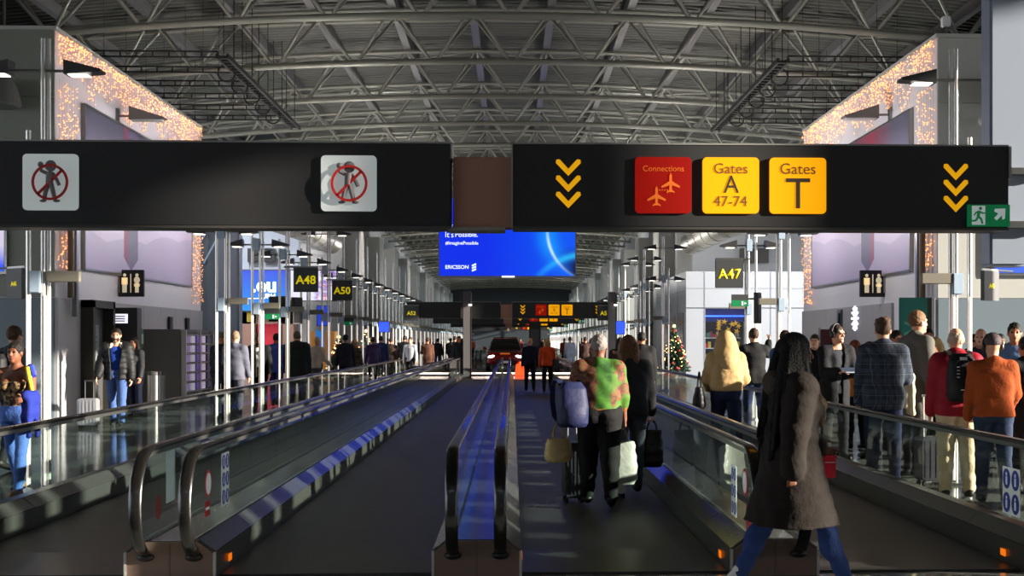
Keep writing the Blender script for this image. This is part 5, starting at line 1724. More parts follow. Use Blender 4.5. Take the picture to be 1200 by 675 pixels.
        w.a[sl] = np.maximum(w.a[sl], -((Y - b0[1]) * up_[1] + (Z - b0[2]) * up_[2]) + 0 * X)
        w.build('shoe', cloth(p.get('shoes', (25, 24, 24)), .5, .05), t)
    # ---- top garment
    tp = p.get('top')
    if tp:
        fat = tp.get('fat', .022); hem = tp.get('hem', .88) + dz; flare = tp.get('flare', 0.0)
        w = Vox(lo, hi, hc); wb = tp.get('puff', 0.0)
        def tr(z): return np.interp(z, [q[0] for q in tor], [q[1] for q in tor]), np.interp(z, [q[0] for q in tor], [q[2] for q in tor])
        prof = []
        loose = tp.get('loose', .6)
        wx = .165 * B; wy = .118 * B
        for z in (.35, .5, .65, .8, .95, 1.05, 1.15, 1.28, 1.36, 1.43):
            if z + dz < hem - .001: continue
            a, c = tr(max(z, .86)); a = a * (1 - loose) + wx * loose if z < 1.4 else a; c = c * (1 - loose) + wy * loose if z < 1.4 else c
            fl = max(0, 1.0 - z) * flare
            prof.append((z + dz, a + fat + fl, c + fat + fl * .8, -.005))
        a, c = tr(max(hem - dz, .86)); z = hem - dz
        a = a * (1 - loose) + wx * loose; c = c * (1 - loose) + wy * loose; fl = max(0, 1.0 - z) * flare
        prof.append((hem, a + fat + fl, c + fat + fl * .8, -.005))
        w.column(prof, k=.04, lean=la, zp=.95 + dz, power=2.3, wob=wb)
        if hem - dz < .93 and bt:
            ft = bt.get('fat', .016) + .012
            for sg in (-1, 1): w.ell((sg * .075, -.075, .94 + dz), (.088 * B + ft, .07 * B + ft, .13), k=.06)
            w.half(2, hem, 'above')
        if fem and not tp.get('strapless'):
            for sg in (-1, 1): w.ell((sg * .075, .095 + .3 * la, 1.27 + dz), (.075 + fat * .6, .062 + fat * .6, .08), k=.05)
        if not tp.get('strapless'):
            for nm in 'LR': w.cap(J['neck'] + [0, 0, .0], J['sh' + nm] * .92 + J['neck'] * .08, .054 + fat * .8, .052 + fat, k=.05)
            w.cap(J['neck'] - [0, 0, .05], J['neck'] + [0, -.008, .02], .066 + fat * .6, .062 + fat * .4, k=.03)
            sl_ = tp.get('sleeve', 1.0)
            for nm, sg in (('L', -1), ('R', 1)):
                w.cap(J['sh' + nm], J['el' + nm], .052 * B + fat, .043 * B + fat * .9, k=.04, wob=wb)
                if sl_ > .5: w.cap(J['el' + nm], J['el' + nm] + (J['wr' + nm] - J['el' + nm]) * min(1, (sl_ - .5) * 2 * .98), .043 * B + fat * .9, .034 + fat * .8, k=.02, wob=max(wb, .0025 if hc < .014 else 0))
        if tp.get('strapless'):
            for sg in (-1, 1): w.ell((sg * .075, .095 + .3 * la, 1.27 + dz), (.082, .074, .082), k=.04)
            w.half(2, 1.315 + dz, 'below')
        # neck opening
        if not tp.get('collar') and not tp.get('strapless'):
            w.ell(J['neck'] + [0, .02, .06], (.07, .075, .05), k=.01, cut=True)
        if tp.get('open'):
            sl, X, Y, Z = w.win((-.12, .0, hem), (.12, .6, 1.6 + dz), 0)
            d = np.maximum(np.abs(X) - (tp['open'] + .12 * np.maximum(Z - 1.1 - dz, 0)), .03 - Y) + 0 * Z
            w.cut(sl, d, .01)
        if h < .016: w.folds(tp.get('folds', .0042), 34, X0 * 7.1)
        w.build(tp.get('name', 'jacket'), tp['m'], t)
        if tp.get('inner'):
            w = Vox(lo, hi, hc)
            w.column([(.9 + dz, .158 * B, .115 * B, -.0), (1.05 + dz, .15 * B, .112 * B, .004), (1.25 + dz, .16 * B, .118 * B, .0), (1.38 + dz, .165 * B, .10 * B, -.01), (1.46 + dz, .09, .065, -.01)], k=.03, lean=la, zp=.95 + dz, power=2.2)
            w.build('sweater', tp['inner'], t)
        if tp.get('hood'):
            w = Vox(H - .45, H + .35, hc); st = tp['hood']
            if st == 'up':
                w.ell(hp(0, -.02, .02), (.125, .14, .155), k=.0, M=R); w.cap(hp(0, -.03, -.1), J['neck'] + [0, -.05, -.1], .125, .16, k=.06)
                for nm in 'LR': w.cap(hp(0, -.02, -.02), J['sh' + nm] * .8 + J['neck'] * .2 + [0, -.02, .0], .11, .085, k=.09)
                w.ell(hp(0, .13, -.02), (.085, .10, .12), k=.01, cut=True, M=R)
            else:
                n = J['neck']
                for i in range(9):
                    a = math.radians(-35 + 250 * i / 8 + 180 + 0)
                    a = math.radians(150 + 240 * i / 8)
                    w.cap(n + [.10 * math.cos(a), .085 * math.sin(a), .015], n + [.115 * math.cos(a), .10 * math.sin(a) - .02, -.03], .038, .045, k=.03)
                w.ell(n + [0, -.13, -.02], (.12, .07, .09), k=.04)
            w.build('hood', tp.get('hood_m', tp['m']), t)
    # ---- hair
    hs, hcol = p['hair']
    if hs != 'bald' and hs != 'none':
        hm = cloth(hcol, .6, .5, 60); w = Vox(H - [.24, .30, .75], H + [.24, .28, .28], min(hc, .013))
        if hs in ('short', 'tousled'):
            w.ell(hp(0, -.018, .038), (.085, .100, .102), M=R)
            if hs == 'tousled':
                rr = random.Random(int(X0 * 100)); 
                for i in range(14):
                    a = rr.uniform(0, 2 * PI); b = rr.uniform(.2, 1.2)
                    q = hp(.07 * math.cos(a) * math.cos(b), -.015 + .08 * math.sin(a) * math.cos(b), .05 + .09 * math.sin(b)); w.ell(q, (.03, .03, .026), k=.02)
            w.ell(hp(0, .095, -.035), (.085, .085, .085), k=.012, cut=True, M=R); w.ell(hp(0, -.03, -.12), (.12, .14, .07), k=.01, cut=True)
        elif hs == 'rim':
            w.ell(hp(0, -.022, .02), (.083, .096, .085), M=R); w.ell(hp(0, .02, .115), (.09, .11, .07), k=.01, cut=True, M=R); w.ell(hp(0, .10, -.02), (.09, .09, .10), k=.01, cut=True, M=R); w.ell(hp(0, -.03, -.12), (.12, .14, .07), k=.01, cut=True)
        elif hs in ('long', 'bob', 'bun', 'pony'):
            w.ell(hp(0, -.016, .035), (.088, .102, .102), M=R)
            if hs == 'long':
                for o in (-.06, -.02, .02, .06): w.cap(hp(o, -.06, .0), hp(o * 1.3, -.085, -.30), .05, .04, k=.03)
                for sg in (-1, 1): w.cap(hp(sg * .075, -.01, .02), hp(sg * .10, -.03, -.24), .03, .03, k=.03)
            if hs == 'bob':
                for o in (-.06, 0, .06): w.cap(hp(o, -.055, .0), hp(o * 1.2, -.06, -.12), .05, .045, k=.03)
                for sg in (-1, 1): w.cap(hp(sg * .078, -.0, .02), hp(sg * .085, -.005, -.10), .028, .028, k=.03)
            if hs == 'bun': w.ell(hp(0, -.07, .12), (.05, .05, .045), k=.02)
            if hs == 'pony': w.cap(hp(0, -.10, .04), hp(0, -.14, -.2), .035, .02, k=.03)
            w.ell(hp(0, .10, -.035), (.072, .09, .095), k=.012, cut=True, M=R)
        elif hs == 'beanie':
            w.ell(hp(0, -.012, .045), (.092, .106, .100), M=R); w.half(2, H[2] + .015, 'above')
        if hs != 'beanie' and h < .016: w.folds(.0045, 120, X0, 1.4)
        w.build('beanie' if hs == 'beanie' else 'hair', hm, t)
    if p.get('headphones'):
        q = MB(); pts = []
        for i in range(15):
            a = PI * i / 14; pts.append(hp(.102 * math.cos(a), -.01, .01 + .132 * math.sin(a)))
        q.pipe(pts, .012, 8); b = q.build('headphone_band', BLACK, t, True)
        for sg in (-1, 1): MB().ball(hp(sg * .096, -.01, .0), (.022, .04, .048), 12, 8, R).build('ear_cup', BLACK, b, True)
    if p.get('glasses'):
        q = MB()
        for sg in (-1, 1):
            pts = [hp(sg * .034 + .024 * math.cos(a), .106, .012 + .02 * math.sin(a)) for a in np.linspace(0, 2 * PI, 13)]
            q.pipe(pts, .003, 6); q.tube(hp(sg * .058, .104, .016), hp(sg * .08, .0, .012), .003, n=6)
        q.tube(hp(-.01, .108, .014), hp(.01, .108, .014), .003, n=6); q.build('glasses', BLACK, t)
    t['_k'] = k
    def world(q):
        c, s_ = math.cos(math.radians(rz)), math.sin(math.radians(rz))
        q = np.array(q) * k
        return Vector((X0 + q[0] * c - q[1] * s_, Y0_ + q[0] * s_ + q[1] * c, Z0 + q[2]))
    return t, J, world

# ---------------------------------------------------------------- poses
STAND = [(2, 3), (-2, 3)]; WALKA = [(24, 6), (-20, 14)]; WALKB = [(-18, 16), (22, 6)]; STEP = [(14, 6), (-12, 12)]
HANG = [(4, 8, 12), (0, 8, 12)]; FOLD = [(25, 10, 80, 40), (25, 10, 80, 40)]; PHONE = [(20, 8, 95, 20), (4, 8, 14)]
def WP(u, s):
    """floor point for a figure standing s px per metre away, at column u"""
    Y = F / s; return W(u, 400, Y)
def blackish(n=0): return cloth([(22, 22, 25), (30, 28, 28), (18, 20, 26), (34, 34, 38)][n % 4])
# ================================================================== things people carry
def suitcase(x, y, rz, h, w, d, rgb, label, handle=.45, z=0.0, metal=0.0):
    t = thing('suitcase', label, 'suitcase', (x, y, z), math.radians(rz))
    m = mat('case_%d_%d_%d' % rgb, rgb, .3, metal, noise=.05)
    b = MB(); pr = rrect(-w / 2, w / 2, .06, h, .05); b.prism(pr, 'y', -d / 2, d / 2); b.build('case_shell', m, t, True, bevel=.012)
    r = MB()
    for i in range(5): xx = -w / 2 + w * (i + .7) / 5.4; r.box(xx - .008, xx + .008, -d / 2 - .006, -d / 2 + .004, .10, h - .05)
    r.build('case_ridges', m, t)
    for sx_ in (-1, 1):
        for sy_ in (-1, 1): MB().tube((sx_ * w * .38 - .014, sy_ * d * .3, .03), (sx_ * w * .38 + .014, sy_ * d * .3, .03), .03, n=12).build('wheel', BLACK, t)
    if handle:
        q = MB()
        for s in (-1, 1): q.tube((s * w * .22, d * .3, h - .01), (s * w * .22, d * .3, h + handle), .009, n=8)
        q.tube((-w * .26, d * .3, h + handle), (w * .26, d * .3, h + handle), .015, n=8)
        q.build('telescopic_handle', STEEL, t)
    return t
def soft_bag(loc, rz, w, d, h, rgb, label, name='shopping_bag', cat='bag', handles=True, hh=.14, rough=.5, sag=.15, loc_is_top=True):
    """soft bag hanging by its handles from loc (the hand)"""
    loc = Vector(loc)
    base = loc - Vector((0, 0, h + hh)) if loc_is_top else loc
    t = thing(name, label, cat, base, math.radians(rz))
    v = Vox((-w, -w, -.02), (w, w, h + .05), .011)
    v.column([(.0, w * .42, d * .42, 0), (h * .12, w * .52, d * .55, 0), (h * .45, w * .53, d * .55, 0), (h * .85, w * .46, d * .36, 0), (h, w * .45, d * .30, 0)], k=.0, power=2.8, wob=.002)
    v.ell((0, 0, h + .035), (w * .36, d * .2, .045), k=.008, cut=True)
    v.build('bag_body', cloth(rgb, rough, .5, 14, .08), t)
    if handles:
        q = MB()
        for s in (-1, 1):
            pts = [(w * .22 * math.cos(a) , s * d * .16 * (1 - math.sin(a) * .85), h - .02 + (hh + .02) * math.sin(a)) for a in np.linspace(0, PI, 11)]
            q.pipe(pts, .010, 6)
        q.build('bag_handles', cloth(tuple(int(c * .8) for c in rgb), rough), t)
    return t
def backpack(loc, rz, label, rgb, h=.46, detail=True):
    t = thing('backpack', label, 'backpack', loc, math.radians(rz))
    v = Vox((-.25, -.3, -.05), (.25, .15, h + .1), .010)
    v.column([(0, .13, .085, -.08), (.04, .15, .105, -.09), (h * .45, .155, .11, -.09), (h * .85, .135, .085, -.075), (h, .09, .05, -.06)], k=0, power=2.8)
    v.ell((0, -.17, h * .28), (.115, .055, .115), k=.02)
    m = cloth(rgb, .6, .2)
    b = v.build('pack_body', m, t)
    if detail:
        q = MB()
        for i in range(4):
            for s in (-1, 1): q.box(s * .06 - .012, s * .06 + .012, -.205, -.18, h * .5 + i * .035, h * .5 + i * .035 + .008)
        q.box(-.04, .04, -.235, -.2, h * .24, h * .24 + .012)
        q.box(-.035, .035, -.17, -.14, h * .86, h * .86 + .03)
        q.build('pack_print', mat('pack_print', (205, 205, 205), .5), t)
        q = MB(); q.pipe([(.10 * math.cos(a), -.155, h * .62 + .13 * math.sin(a)) for a in np.linspace(.1, PI - .1, 10)], .006, 6); q.build('zip_piping', mat('zip_grey', (70, 70, 74), .4), t)
    for s in (-1, 1):
        q = MB(); q.path([(s * .09, -.015, h * .92), (s * .105, .03, h * 1.02), (s * .11, .13, h * 1.04), (s * .115, .215, h * .9), (s * .12, .215, h * .55), (s * .125, .12, h * .22), (s * .12, .0, h * .12)], [(-.025, -.006), (.025, -.006), (.025, .006), (-.025, .006)], fixed=(1, 0, 0)); q.build('shoulder_strap', m, t)
    return t
def draped_jacket(loc, rz, w, d, h, rgb, label):
    t = thing('carried_jacket', label, 'jacket', Vector(loc), math.radians(rz))
    v = Vox((-.4, -.3, -h - .1), (.4, .3, .15), .011)
    v.cap((-w * .4, 0, 0), (w * .4, 0, 0), d * .45, k=.02)
    for i, o in enumerate((-.36, -.12, .12, .36)):
        v.cap((w * o, -d * .22, -.02), (w * (o * 1.15), -d * .3 + .01 * (i % 2), -h * (.75 + .25 * math.sin(i * 2.1 + 1))), d * .28, d * .22, k=.03)
        v.cap((w * o, d * .22, -.02), (w * (o * 1.1), d * .26, -h * (.6 + .2 * math.cos(i * 1.7))), d * .26, d * .2, k=.03)
    v.folds(.007, 46, 1.0, .3); v.build('jacket_cloth', cloth(rgb, .85, .4, 12), t)
    return t

# ================================================================== the cast
JEANS = cloth((42, 66, 122), .85, .3, 40); JEANSL = cloth((70, 102, 172), .85, .3, 40); JEANSD = cloth((28, 38, 66), .85, .3, 40)
BLK = cloth((12, 12, 14), .85, .3); CHAR = cloth((28, 28, 31)); NAVYC = cloth((24, 30, 52)); GREYT = cloth((88, 90, 96)); BEIGE = cloth((198, 178, 146), .85, .3)
def B_(m, **k): d = dict(m=m); d.update(k); return d
def T_(m, **k): d = dict(m=m); d.update(k); return d

# --- woman in the brown parka, right foreground
PARKA = cloth((27, 21, 17), .9, .5, 16)
wx, wy = 1.80, 8.72
t, J, wl = person('woman with long black locs in a brown parka striding right in the foreground', wx, wy, -84,
    dict(H=1.68, legs=[(-19, 8), (24, 3)], arms=[(4, 8, 58, 6), (-13, 10, 8)], skin=BROWN, hair=('none', (10, 9, 9)), female=True, vox=.0085, curl=20, lean=1,
         top=T_(PARKA, fat=.055, hem=.51, flare=.34, puff=.0025, hood='down', hood_m=cloth((62, 52, 42), .95, .9, 50), loose=.8, collar=True), bottom=B_(cloth((38, 58, 108), .85, .3, 40), fat=.012), shoes=(215, 212, 206), face=True, head_yaw=-8))
H = J['head']
w = Vox(H - [.32, .36, .95], H + [.30, .28, .25], .0095)
w.ell(H + [0, -.022, .045], (.098, .112, .105))
r_ = random.Random(5)
for i in range(40):
    a = math.radians(r_.uniform(20, 340) + 90 - 0)          # around the head, leaving the face open at +y
    a = math.radians(90 + r_.uniform(52, 308))
    p0 = H + [.085 * math.cos(a), -.02 + .095 * math.sin(a), r_.uniform(.0, .07)]
    out = r_.uniform(.14, .20)
    p1 = H + [out * math.cos(a) * 1.0, -.045 + out * math.sin(a) * .85, -.22 + r_.uniform(-.04, .04)]
    Lh = r_.uniform(.48, .74) if math.sin(a) < .3 else r_.uniform(.26, .42)
    p2 = H + [(out + .015) * math.cos(a), -.07 + (out + .03) * math.sin(a) * .9, -Lh]
    w.cap(p0, p1, .026, .022, k=.012); w.cap(p1, p2, .022, .011, k=.008)
w.ell(H + [0, .12, -.04], (.06, .10, .11), k=.01, cut=True)
w.build('hair', cloth((9, 8, 8), .8, .9, 70), t)
w = Vox(H - [.32, .36, .6], H + [.30, .28, .25], .0095)
for i in range(4):
    a = math.radians(90 - 55 - i * 7); a2 = math.radians(90 + 55 + i * 7)
    for aa in (a, a2):
        p0 = H + [.09 * math.cos(aa), -.01 + .10 * math.sin(aa), .05]; p1 = H + [.125 * math.cos(aa), .0 + .12 * math.sin(aa), -.2 - .02 * (i % 3)]
        w.cap(p0, p1, .013, .010, k=.004)
w.build('front_locs', cloth((34, 26, 22), .9, .9, 70), t)
# fur trimmed open lapel
n_ = J['neck']; w = Vox(n_ - [.3, .3, .5], n_ + [.3, .4, .2], .0095)
for s in (-1, 1):
    w.cap(n_ + [s * .07, .09, .03], n_ + [s * .10, .165, -.16], .034, .04, k=.02, wob=.005); w.cap(n_ + [s * .10, .165, -.16], n_ + [s * .07, .185, -.30], .04, .022, k=.02, wob=.005)
w.build('fur_lapel', cloth((128, 108, 84), .95, 1.0, 55), t)
hd = wl(J['wrL'] + J['hdL'] * .09)
t = thing('red_pouch', 'bright red pouch in the hand of the woman in the brown parka', 'pouch', hd + Vector((0, -.02, -.10)), math.radians(-84))
MB().prism(rrect(-.04, .04, -.07, .08, .015), 'x', -.022, .022).build('pouch_body', cloth((215, 30, 50), .5, .2), t, bevel=.006); MB().box(-.024, .024, -.035, .035, .03, .036).build('pouch_zip', BRIGHT, t)

# --- couple in the centre lane
p = WP(702, 119); cx_, cy_ = p.x, p.y
t, J, wl = person('older woman with short grey hair in a green patterned top, seen from behind', cx_, cy_, -2,
    dict(H=1.665, legs=[(12, 4), (-10, 8)], arms=[(8, 16, 34, 12), (2, 10, 10)], skin=BROWN, hair=('short', (120, 112, 110)), female=True, build=1.22, vox=.0095, curl=55, face=True, shoulder=.19,
         top=T_(tunic_material(), fat=.028, hem=.95, loose=.9, sleeve=.72, name='tunic'), bottom=B_(BLK, fat=.03), shoes=(22, 22, 24)))
hR = wl(J['wrR'] + J['hdR'] * .10)
soft_bag(hR + Vector((-.04, -.02, 0)), 6, .30, .16, .43, (160, 158, 152), 'pale plastic shopping bag in the right hand of the woman in the green patterned top', rough=.35, hh=.12)
hL = wl(J['wrL'] + J['hdL'] * .08)
backpack(W(668, 500, cy_ - .12) , 14, 'navy backpack slung on the left side of the woman in the green patterned top', (26, 32, 66), .44, False)
soft_bag(hL + Vector((-.16, -.06, -.06)), 20, .27, .15, .24, (186, 158, 116), 'tan handbag hanging under the navy backpack', name='handbag', rough=.6, hh=.14)
p = WP(673, 117); suitcase(p.x, p.y + .25, 4, .62, .20, .36, (46, 46, 52), 'dark grey cabin suitcase pulled by the woman in the green patterned top', .34)
p = WP(737, 111)
t, J, wl = person('woman with long brown hair in a black jacket, walking beside the green patterned top', p.x, p.y, 4,
    dict(H=1.66, legs=[(-9, 8), (12, 4)], arms=[(2, 8, 12), (6, 12, 16)], skin=FAIR, hair=('long', (92, 62, 40)), female=True, build=1.08, vox=.0095, curl=60, face=True,
         top=T_(cloth((26, 27, 32)), fat=.03, hem=.86, loose=.8), bottom=B_(cloth((62, 66, 76))), shoes=(40, 40, 42)))
hR = wl(J['wrR'] + J['hdR'] * .10)
soft_bag(hR, -4, .24, .16, .40, (24, 24, 27), 'black plastic bag in the right hand of the woman with long brown hair', rough=.3, hh=.10)
p = WP(722, 113); suitcase(p.x, p.y + .10, 0, .55, .20, .30, (196, 196, 198), 'pale cabin suitcase between the couple on the walkway', .0)

def crowd(u, s, rz, label, **kw):
    p = WP(u, s)
    kw.setdefault('vox', max(.0105, min(.02, 1.0 / s)))
    return person(label, p.x, p.y, rz, kw)
def A(H, legs, arms, skin_, hair, top, bottom, **kw):
    d = dict(H=H, legs=legs, arms=arms, skin=skin_, hair=hair, top=top, bottom=bottom); d.update(kw); return d

# --- lane 3 farther along
crowd(621, 37, 0, 'person with grey blond hair in a navy coat walking away past the red car', **A(1.70, WALKA, HANG, FAIR, ('short', (190, 160, 120)), T_(NAVYC, hem=.82), B_(JEANSD)))
crowd(641.5, 37.5, 0, 'woman with blond hair in a bright orange jacket walking away', **A(1.66, WALKB, HANG, FAIR, ('bob', (205, 170, 110)), T_(cloth((235, 82, 24), .6, .2), hem=.88, fat=.03), B_(cloth((40, 44, 52)))))
p = WP(643, 37.5)
soft_bag(Vector((p.x + .22, p.y - .1, 1.35)), 10, .22, .14, .42, (60, 60, 66), 'grey shoulder bag on the woman in the orange jacket', name='shoulder_bag', hh=.3)
# --- lane 4
crowd(752, 61, 0, 'man in a long black coat seen from behind in the right lane', **A(1.76, STEP, HANG, TAN, ('short', (25, 22, 20)), T_(cloth((20, 20, 22)), hem=.48, flare=.06, fat=.035), B_(BLK), build=1.12))
crowd(727, 52, 0, 'woman with long dark hair walking between the couple and the red car', **A(1.70, WALKB, HANG, FAIR, ('long', (38, 28, 24)), T_(cloth((56, 38, 32)), hem=.75), B_(BLK), female=True))
p = WP(851, 87)
t, J, wl = person('person with the hood of a mustard yellow jacket pulled up, seen from behind', p.x, p.y, 2,
    A(1.70, STEP, [(10, 14, 50, 20), (12, 16, 55, 22)], TAN, ('none', (20, 18, 16)), T_(cloth((172, 142, 98), .8, .5, 16), hem=.97, fat=.045, hood='up', loose=.9, puff=.003), B_(JEANSD, fat=.022), build=1.1, vox=.0105))
soft_bag(Vector((p.x - .37, p.y - .02, 1.22)), 80, .30, .16, .30, (20, 20, 24), 'black bag hanging at the left side of the yellow hooded jacket', name='shoulder_bag', hh=.2)

# --- the crowd on the right
t, J, wl = person('man in a dark jacket raising one hand beside the A47 gate sign', *WP(884, 68)[:2], 10,
    A(1.82, STAND, HANG[:1] + [(74, 30, 72)], FAIR, ('short', (60, 44, 32)), T_(cloth((18, 19, 21)), hem=.85, fat=.03), B_(JEANSD), vox=.0115))
crowd(919, 74, -40, 'man in a blue denim shirt behind the woman in the brown parka', **A(1.77, STAND, HANG, FAIR, ('short', (48, 34, 26)), T_(cloth((62, 84, 126)), hem=.86), B_(JEANSD)))
t, J, wl = person('man with headphones and glasses in a dark coat holding a tablet', *WP(979, 86)[:2], 196,
    A(1.83, STAND, [(18, 6, 78, 22), (18, 6, 78, 22)], FAIR, ('short', (42, 32, 28)), T_(cloth((19, 21, 27)), hem=.62, fat=.03, collar=True, open=.03, inner=cloth((46, 48, 56))), B_(BLK), headphones=True, glasses=True, vox=.0105, head_yaw=24))
h_ = (wl(J['wrL'] + J['hdL'] * .1) + wl(J['wrR'] + J['hdR'] * .1)) / 2
tb = thing('tablet', 'thin pale tablet held by the man with headphones and glasses', 'tablet', h_ + Vector((0, 0, .0)), math.radians(16)); MB().cbox((0, 0, .01), (.30, .20, .012), Matrix.Rotation(.3, 3, 'X')).build('tablet_body', mat('tablet_grey', (150, 155, 170), .3), tb, bevel=.003); MB().cbox((0, 0, .018), (.27, .17, .003), Matrix.Rotation(.3, 3, 'X')).build('tablet_screen', mat('tablet_screen', (60, 70, 90), .1), tb)
PL = plaid_material()
p = WP(1033, 104)
t, J, wl = person('man with tousled brown hair in a dark plaid jacket, seen from behind', p.x + .02, p.y, -8,
    A(1.86, STAND, HANG[:1] + [(14, 14, 66, 6)], FAIR, ('tousled', (72, 52, 36)), T_(PL, hem=.80, fat=.036, loose=.85, collar=True), B_(JEANSD), build=1.08, vox=.0098))
q = wl(J['elR'] * .45 + J['wrR'] * .55)
draped_jacket(q + Vector((.03, -.02, .04)), 80, .30, .13, .44, (206, 190, 158), 'cream jacket draped over the arm of the man in the plaid jacket')
p = WP(1072, 98)
t, J, wl = person('very tall man in a grey raincoat standing in profile in the crowd', p.x, p.y, -72,
    A(1.97, STAND, HANG, FAIR, ('short', (112, 82, 56)), T_(cloth((86, 84, 80), .8, .3, 18), hem=.55, fat=.035, flare=.06, collar=True), B_(CHAR), vox=.0105))
p2 = WP(1074, 100); suitcase(p2.x + .0, p2.y - .62, 8, .56, .36, .22, (52, 52, 58), 'dark suitcase with raised handle beside the man in the grey raincoat', .46)
p = WP(1121, 113)
t, J, wl = person('bald man in a red jacket and beige trousers, seen from behind', p.x, p.y, -6,
    A(1.75, STAND, HANG, FAIR, ('rim', (170, 150, 130)), T_(cloth((140, 18, 36), .7, .4, 18), hem=.84, fat=.04, hood='down', loose=.9, puff=.002), B_(BEIGE, fat=.026), build=1.08, vox=.0098))
backpack(wl(np.array([0, -.165, 1.0 + J['dz']])), -6, 'black backpack on the back of the man in the red jacket', (20, 20, 24), .50)
p = WP(1164, 117)
t, J, wl = person('man with headphones over a patterned cap in an orange brown sweater', p.x, p.y, -10,
    A(1.68, STAND, [(4, 8, 12), (12, 10, 40, 14)], FAIR, ('beanie', (72, 60, 64)), T_(cloth((146, 66, 24), .9, .5, 30), hem=.90, fat=.026, loose=.9), B_(cloth((40, 52, 76))), headphones=True, build=1.08, vox=.0098))
crowd(1204, 110, 8, 'person in a black coat cut by the right edge of the photo', **A(1.66, STAND, HANG, TAN, ('short', (22, 20, 18)), T_(cloth((20, 22, 30)), hem=.6, fat=.035), B_(BLK), build=1.1))
crowd(1189, 92, 160, 'man with dark hair in a pale blue jacket behind the orange brown sweater', **A(1.84, STAND, HANG, TAN, ('short', (30, 25, 22)), T_(cloth((96, 122, 168)), hem=.85), B_(JEANSD)))
crowd(1150, 84, 150, 'bald man half hidden behind the orange brown sweater', **A(1.78, STAND, HANG, FAIR, ('rim', (90, 70, 60)), T_(cloth((46, 48, 58)), hem=.85), B_(JEANSD)))
crowd(1098, 84, 130, 'woman with blond hair behind the bald man in red', **A(1.66, STAND, HANG, FAIR, ('bob', (196, 160, 104)), T_(cloth((60, 40, 44)), hem=.8), B_(BLK), female=True))
crowd(1091, 92, 150, 'woman with chestnut hair low between the raincoat and the red jacket', **A(1.56, STAND, HANG, FAIR, ('long', (116, 66, 38)), T_(cloth((48, 44, 46)), hem=.8), B_(BLK), female=True))
crowd(1003, 78, 20, 'woman with curly auburn hair in an orange scarf behind the plaid jacket', **A(1.62, STAND, HANG, FAIR, ('bob', (120, 62, 34)), T_(cloth((196, 110, 30)), hem=.85, collar=True), B_(BLK), female=True))
crowd(1021, 84, 60, 'person in an olive coat with a fur collar left of the plaid jacket', **A(1.60, STAND, HANG, FAIR, ('long', (88, 66, 46)), T_(cloth((70, 66, 54)), hem=.7, hood='down', hood_m=cloth((150, 128, 98), .95, .9, 50)), B_(BLK), female=True))
crowd(1049, 80, 200, 'dark haired man behind the plaid jacket and the raincoat', **A(1.76, STAND, HANG, TAN, ('short', (26, 22, 20)), T_(CHAR, hem=.85), B_(BLK)))
crowd(1087, 78, 170, 'man with black hair right of the tall raincoat man', **A(1.80, STAND, HANG, TAN, ('short', (24, 22, 22)), T_(BLK, hem=.85), B_(BLK)))
crowd(1140, 78, 200, 'person in a dark hat behind the black backpack', **A(1.70, STAND, HANG, FAIR, ('beanie', (36, 32, 32)), T_(cloth((40, 42, 60)), hem=.85), B_(BLK)))
crowd(1172, 72, 170, 'woman with dark hair behind the headphones and patterned cap', **A(1.72, STAND, HANG, TAN, ('bob', (30, 24, 22)), T_(cloth((84, 96, 130)), hem=.85), B_(BLK), female=True))
crowd(955, 66, 160, 'man in a black coat between the parka woman and the tablet', **A(1.72, STAND, HANG, FAIR, ('short', (50, 40, 34)), T_(BLK, hem=.7), B_(BLK)))

# --- left side, in front of the shops
p = WP(22, 110)
t, J, wl = person('woman in light blue jeans and a strapless camouflage top walking towards the camera', p.x - .02, p.y, 172,
    A(1.62, [(16, 5), (-14, 14)], [(22, 12, 64, 4), (-6, 12, 10)], BROWN, ('bun', (24, 18, 16)), T_(camo_material('camouflage_top', [(60, 44, 30), (150, 118, 78), (28, 24, 20)], 18), hem=1.03, fat=.008, strapless=True, loose=.1, name='strapless_top'), B_(JEANSL, fat=.010), female=True, shoes=(150, 110, 70), vox=.0098))
q = wl(J['elL'] * .3 + J['wrL'] * .7)
draped_jacket(q + Vector((.05, .0, .03)), 70, .17, .12, .42, (26, 40, 122), 'royal blue jacket carried over the arm of the woman in the strapless top')
t = thing('neck_scarf', 'small yellow and blue bag strap over the shoulder of the woman in the strapless top', 'strap', wl(np.array([-.15, .03, 1.44 + J['dz']])))
MB().pipe([(-.02, .04, .03), (.02, -.06, .02), (.06, -.12, -.10), (.10, -.15, -.24)], [.022, .026, .024, .018], 8).build('strap_band', mat('strap_yellow', (205, 190, 40), .6), t, True); MB().pipe([(.0, .05, .04), (.05, -.04, .03), (.09, -.09, -.06)], [.03, .034, .028], 8).build('strap_pad', mat('strap_blue', (40, 60, 190), .6), t, True)
p = WP(9, 92)
t, J, wl = person('young man with short brown hair in a dark jacket at the left edge', p.x - .05, p.y + .3, -30,
    A(1.80, STEP, HANG, FAIR, ('short', (70, 50, 36)), T_(cloth((34, 36, 44)), hem=.85, fat=.03), B_(CHAR), vox=.0105))
backpack(wl(np.array([0, -.16, .98 + J['dz']])), -30, 'black backpack worn by the young man at the left edge', (24, 24, 28), .46, False)
p = WP(137, 61)
t, J, wl = person('bearded man in a fur hooded black puffer jacket and blue sweater facing the camera', p.x, p.y, 184,
    A(1.84, STEP, [(-2, 10, 14), (6, 16, 20)], FAIR, ('short', (50, 38, 32)), T_(cloth((20, 21, 23), .6, .4, 12), hem=.84, fat=.058, puff=.004, hood='down', hood_m=cloth((216, 206, 190), .95, 1.0, 50), open=.075, inner=cloth((28, 60, 150)), loose=.9), B_(cloth((62, 86, 136))), beard=True, vox=.0112, build=1.05))
q = wl(J['wrR'] + J['hdR'] * .09)
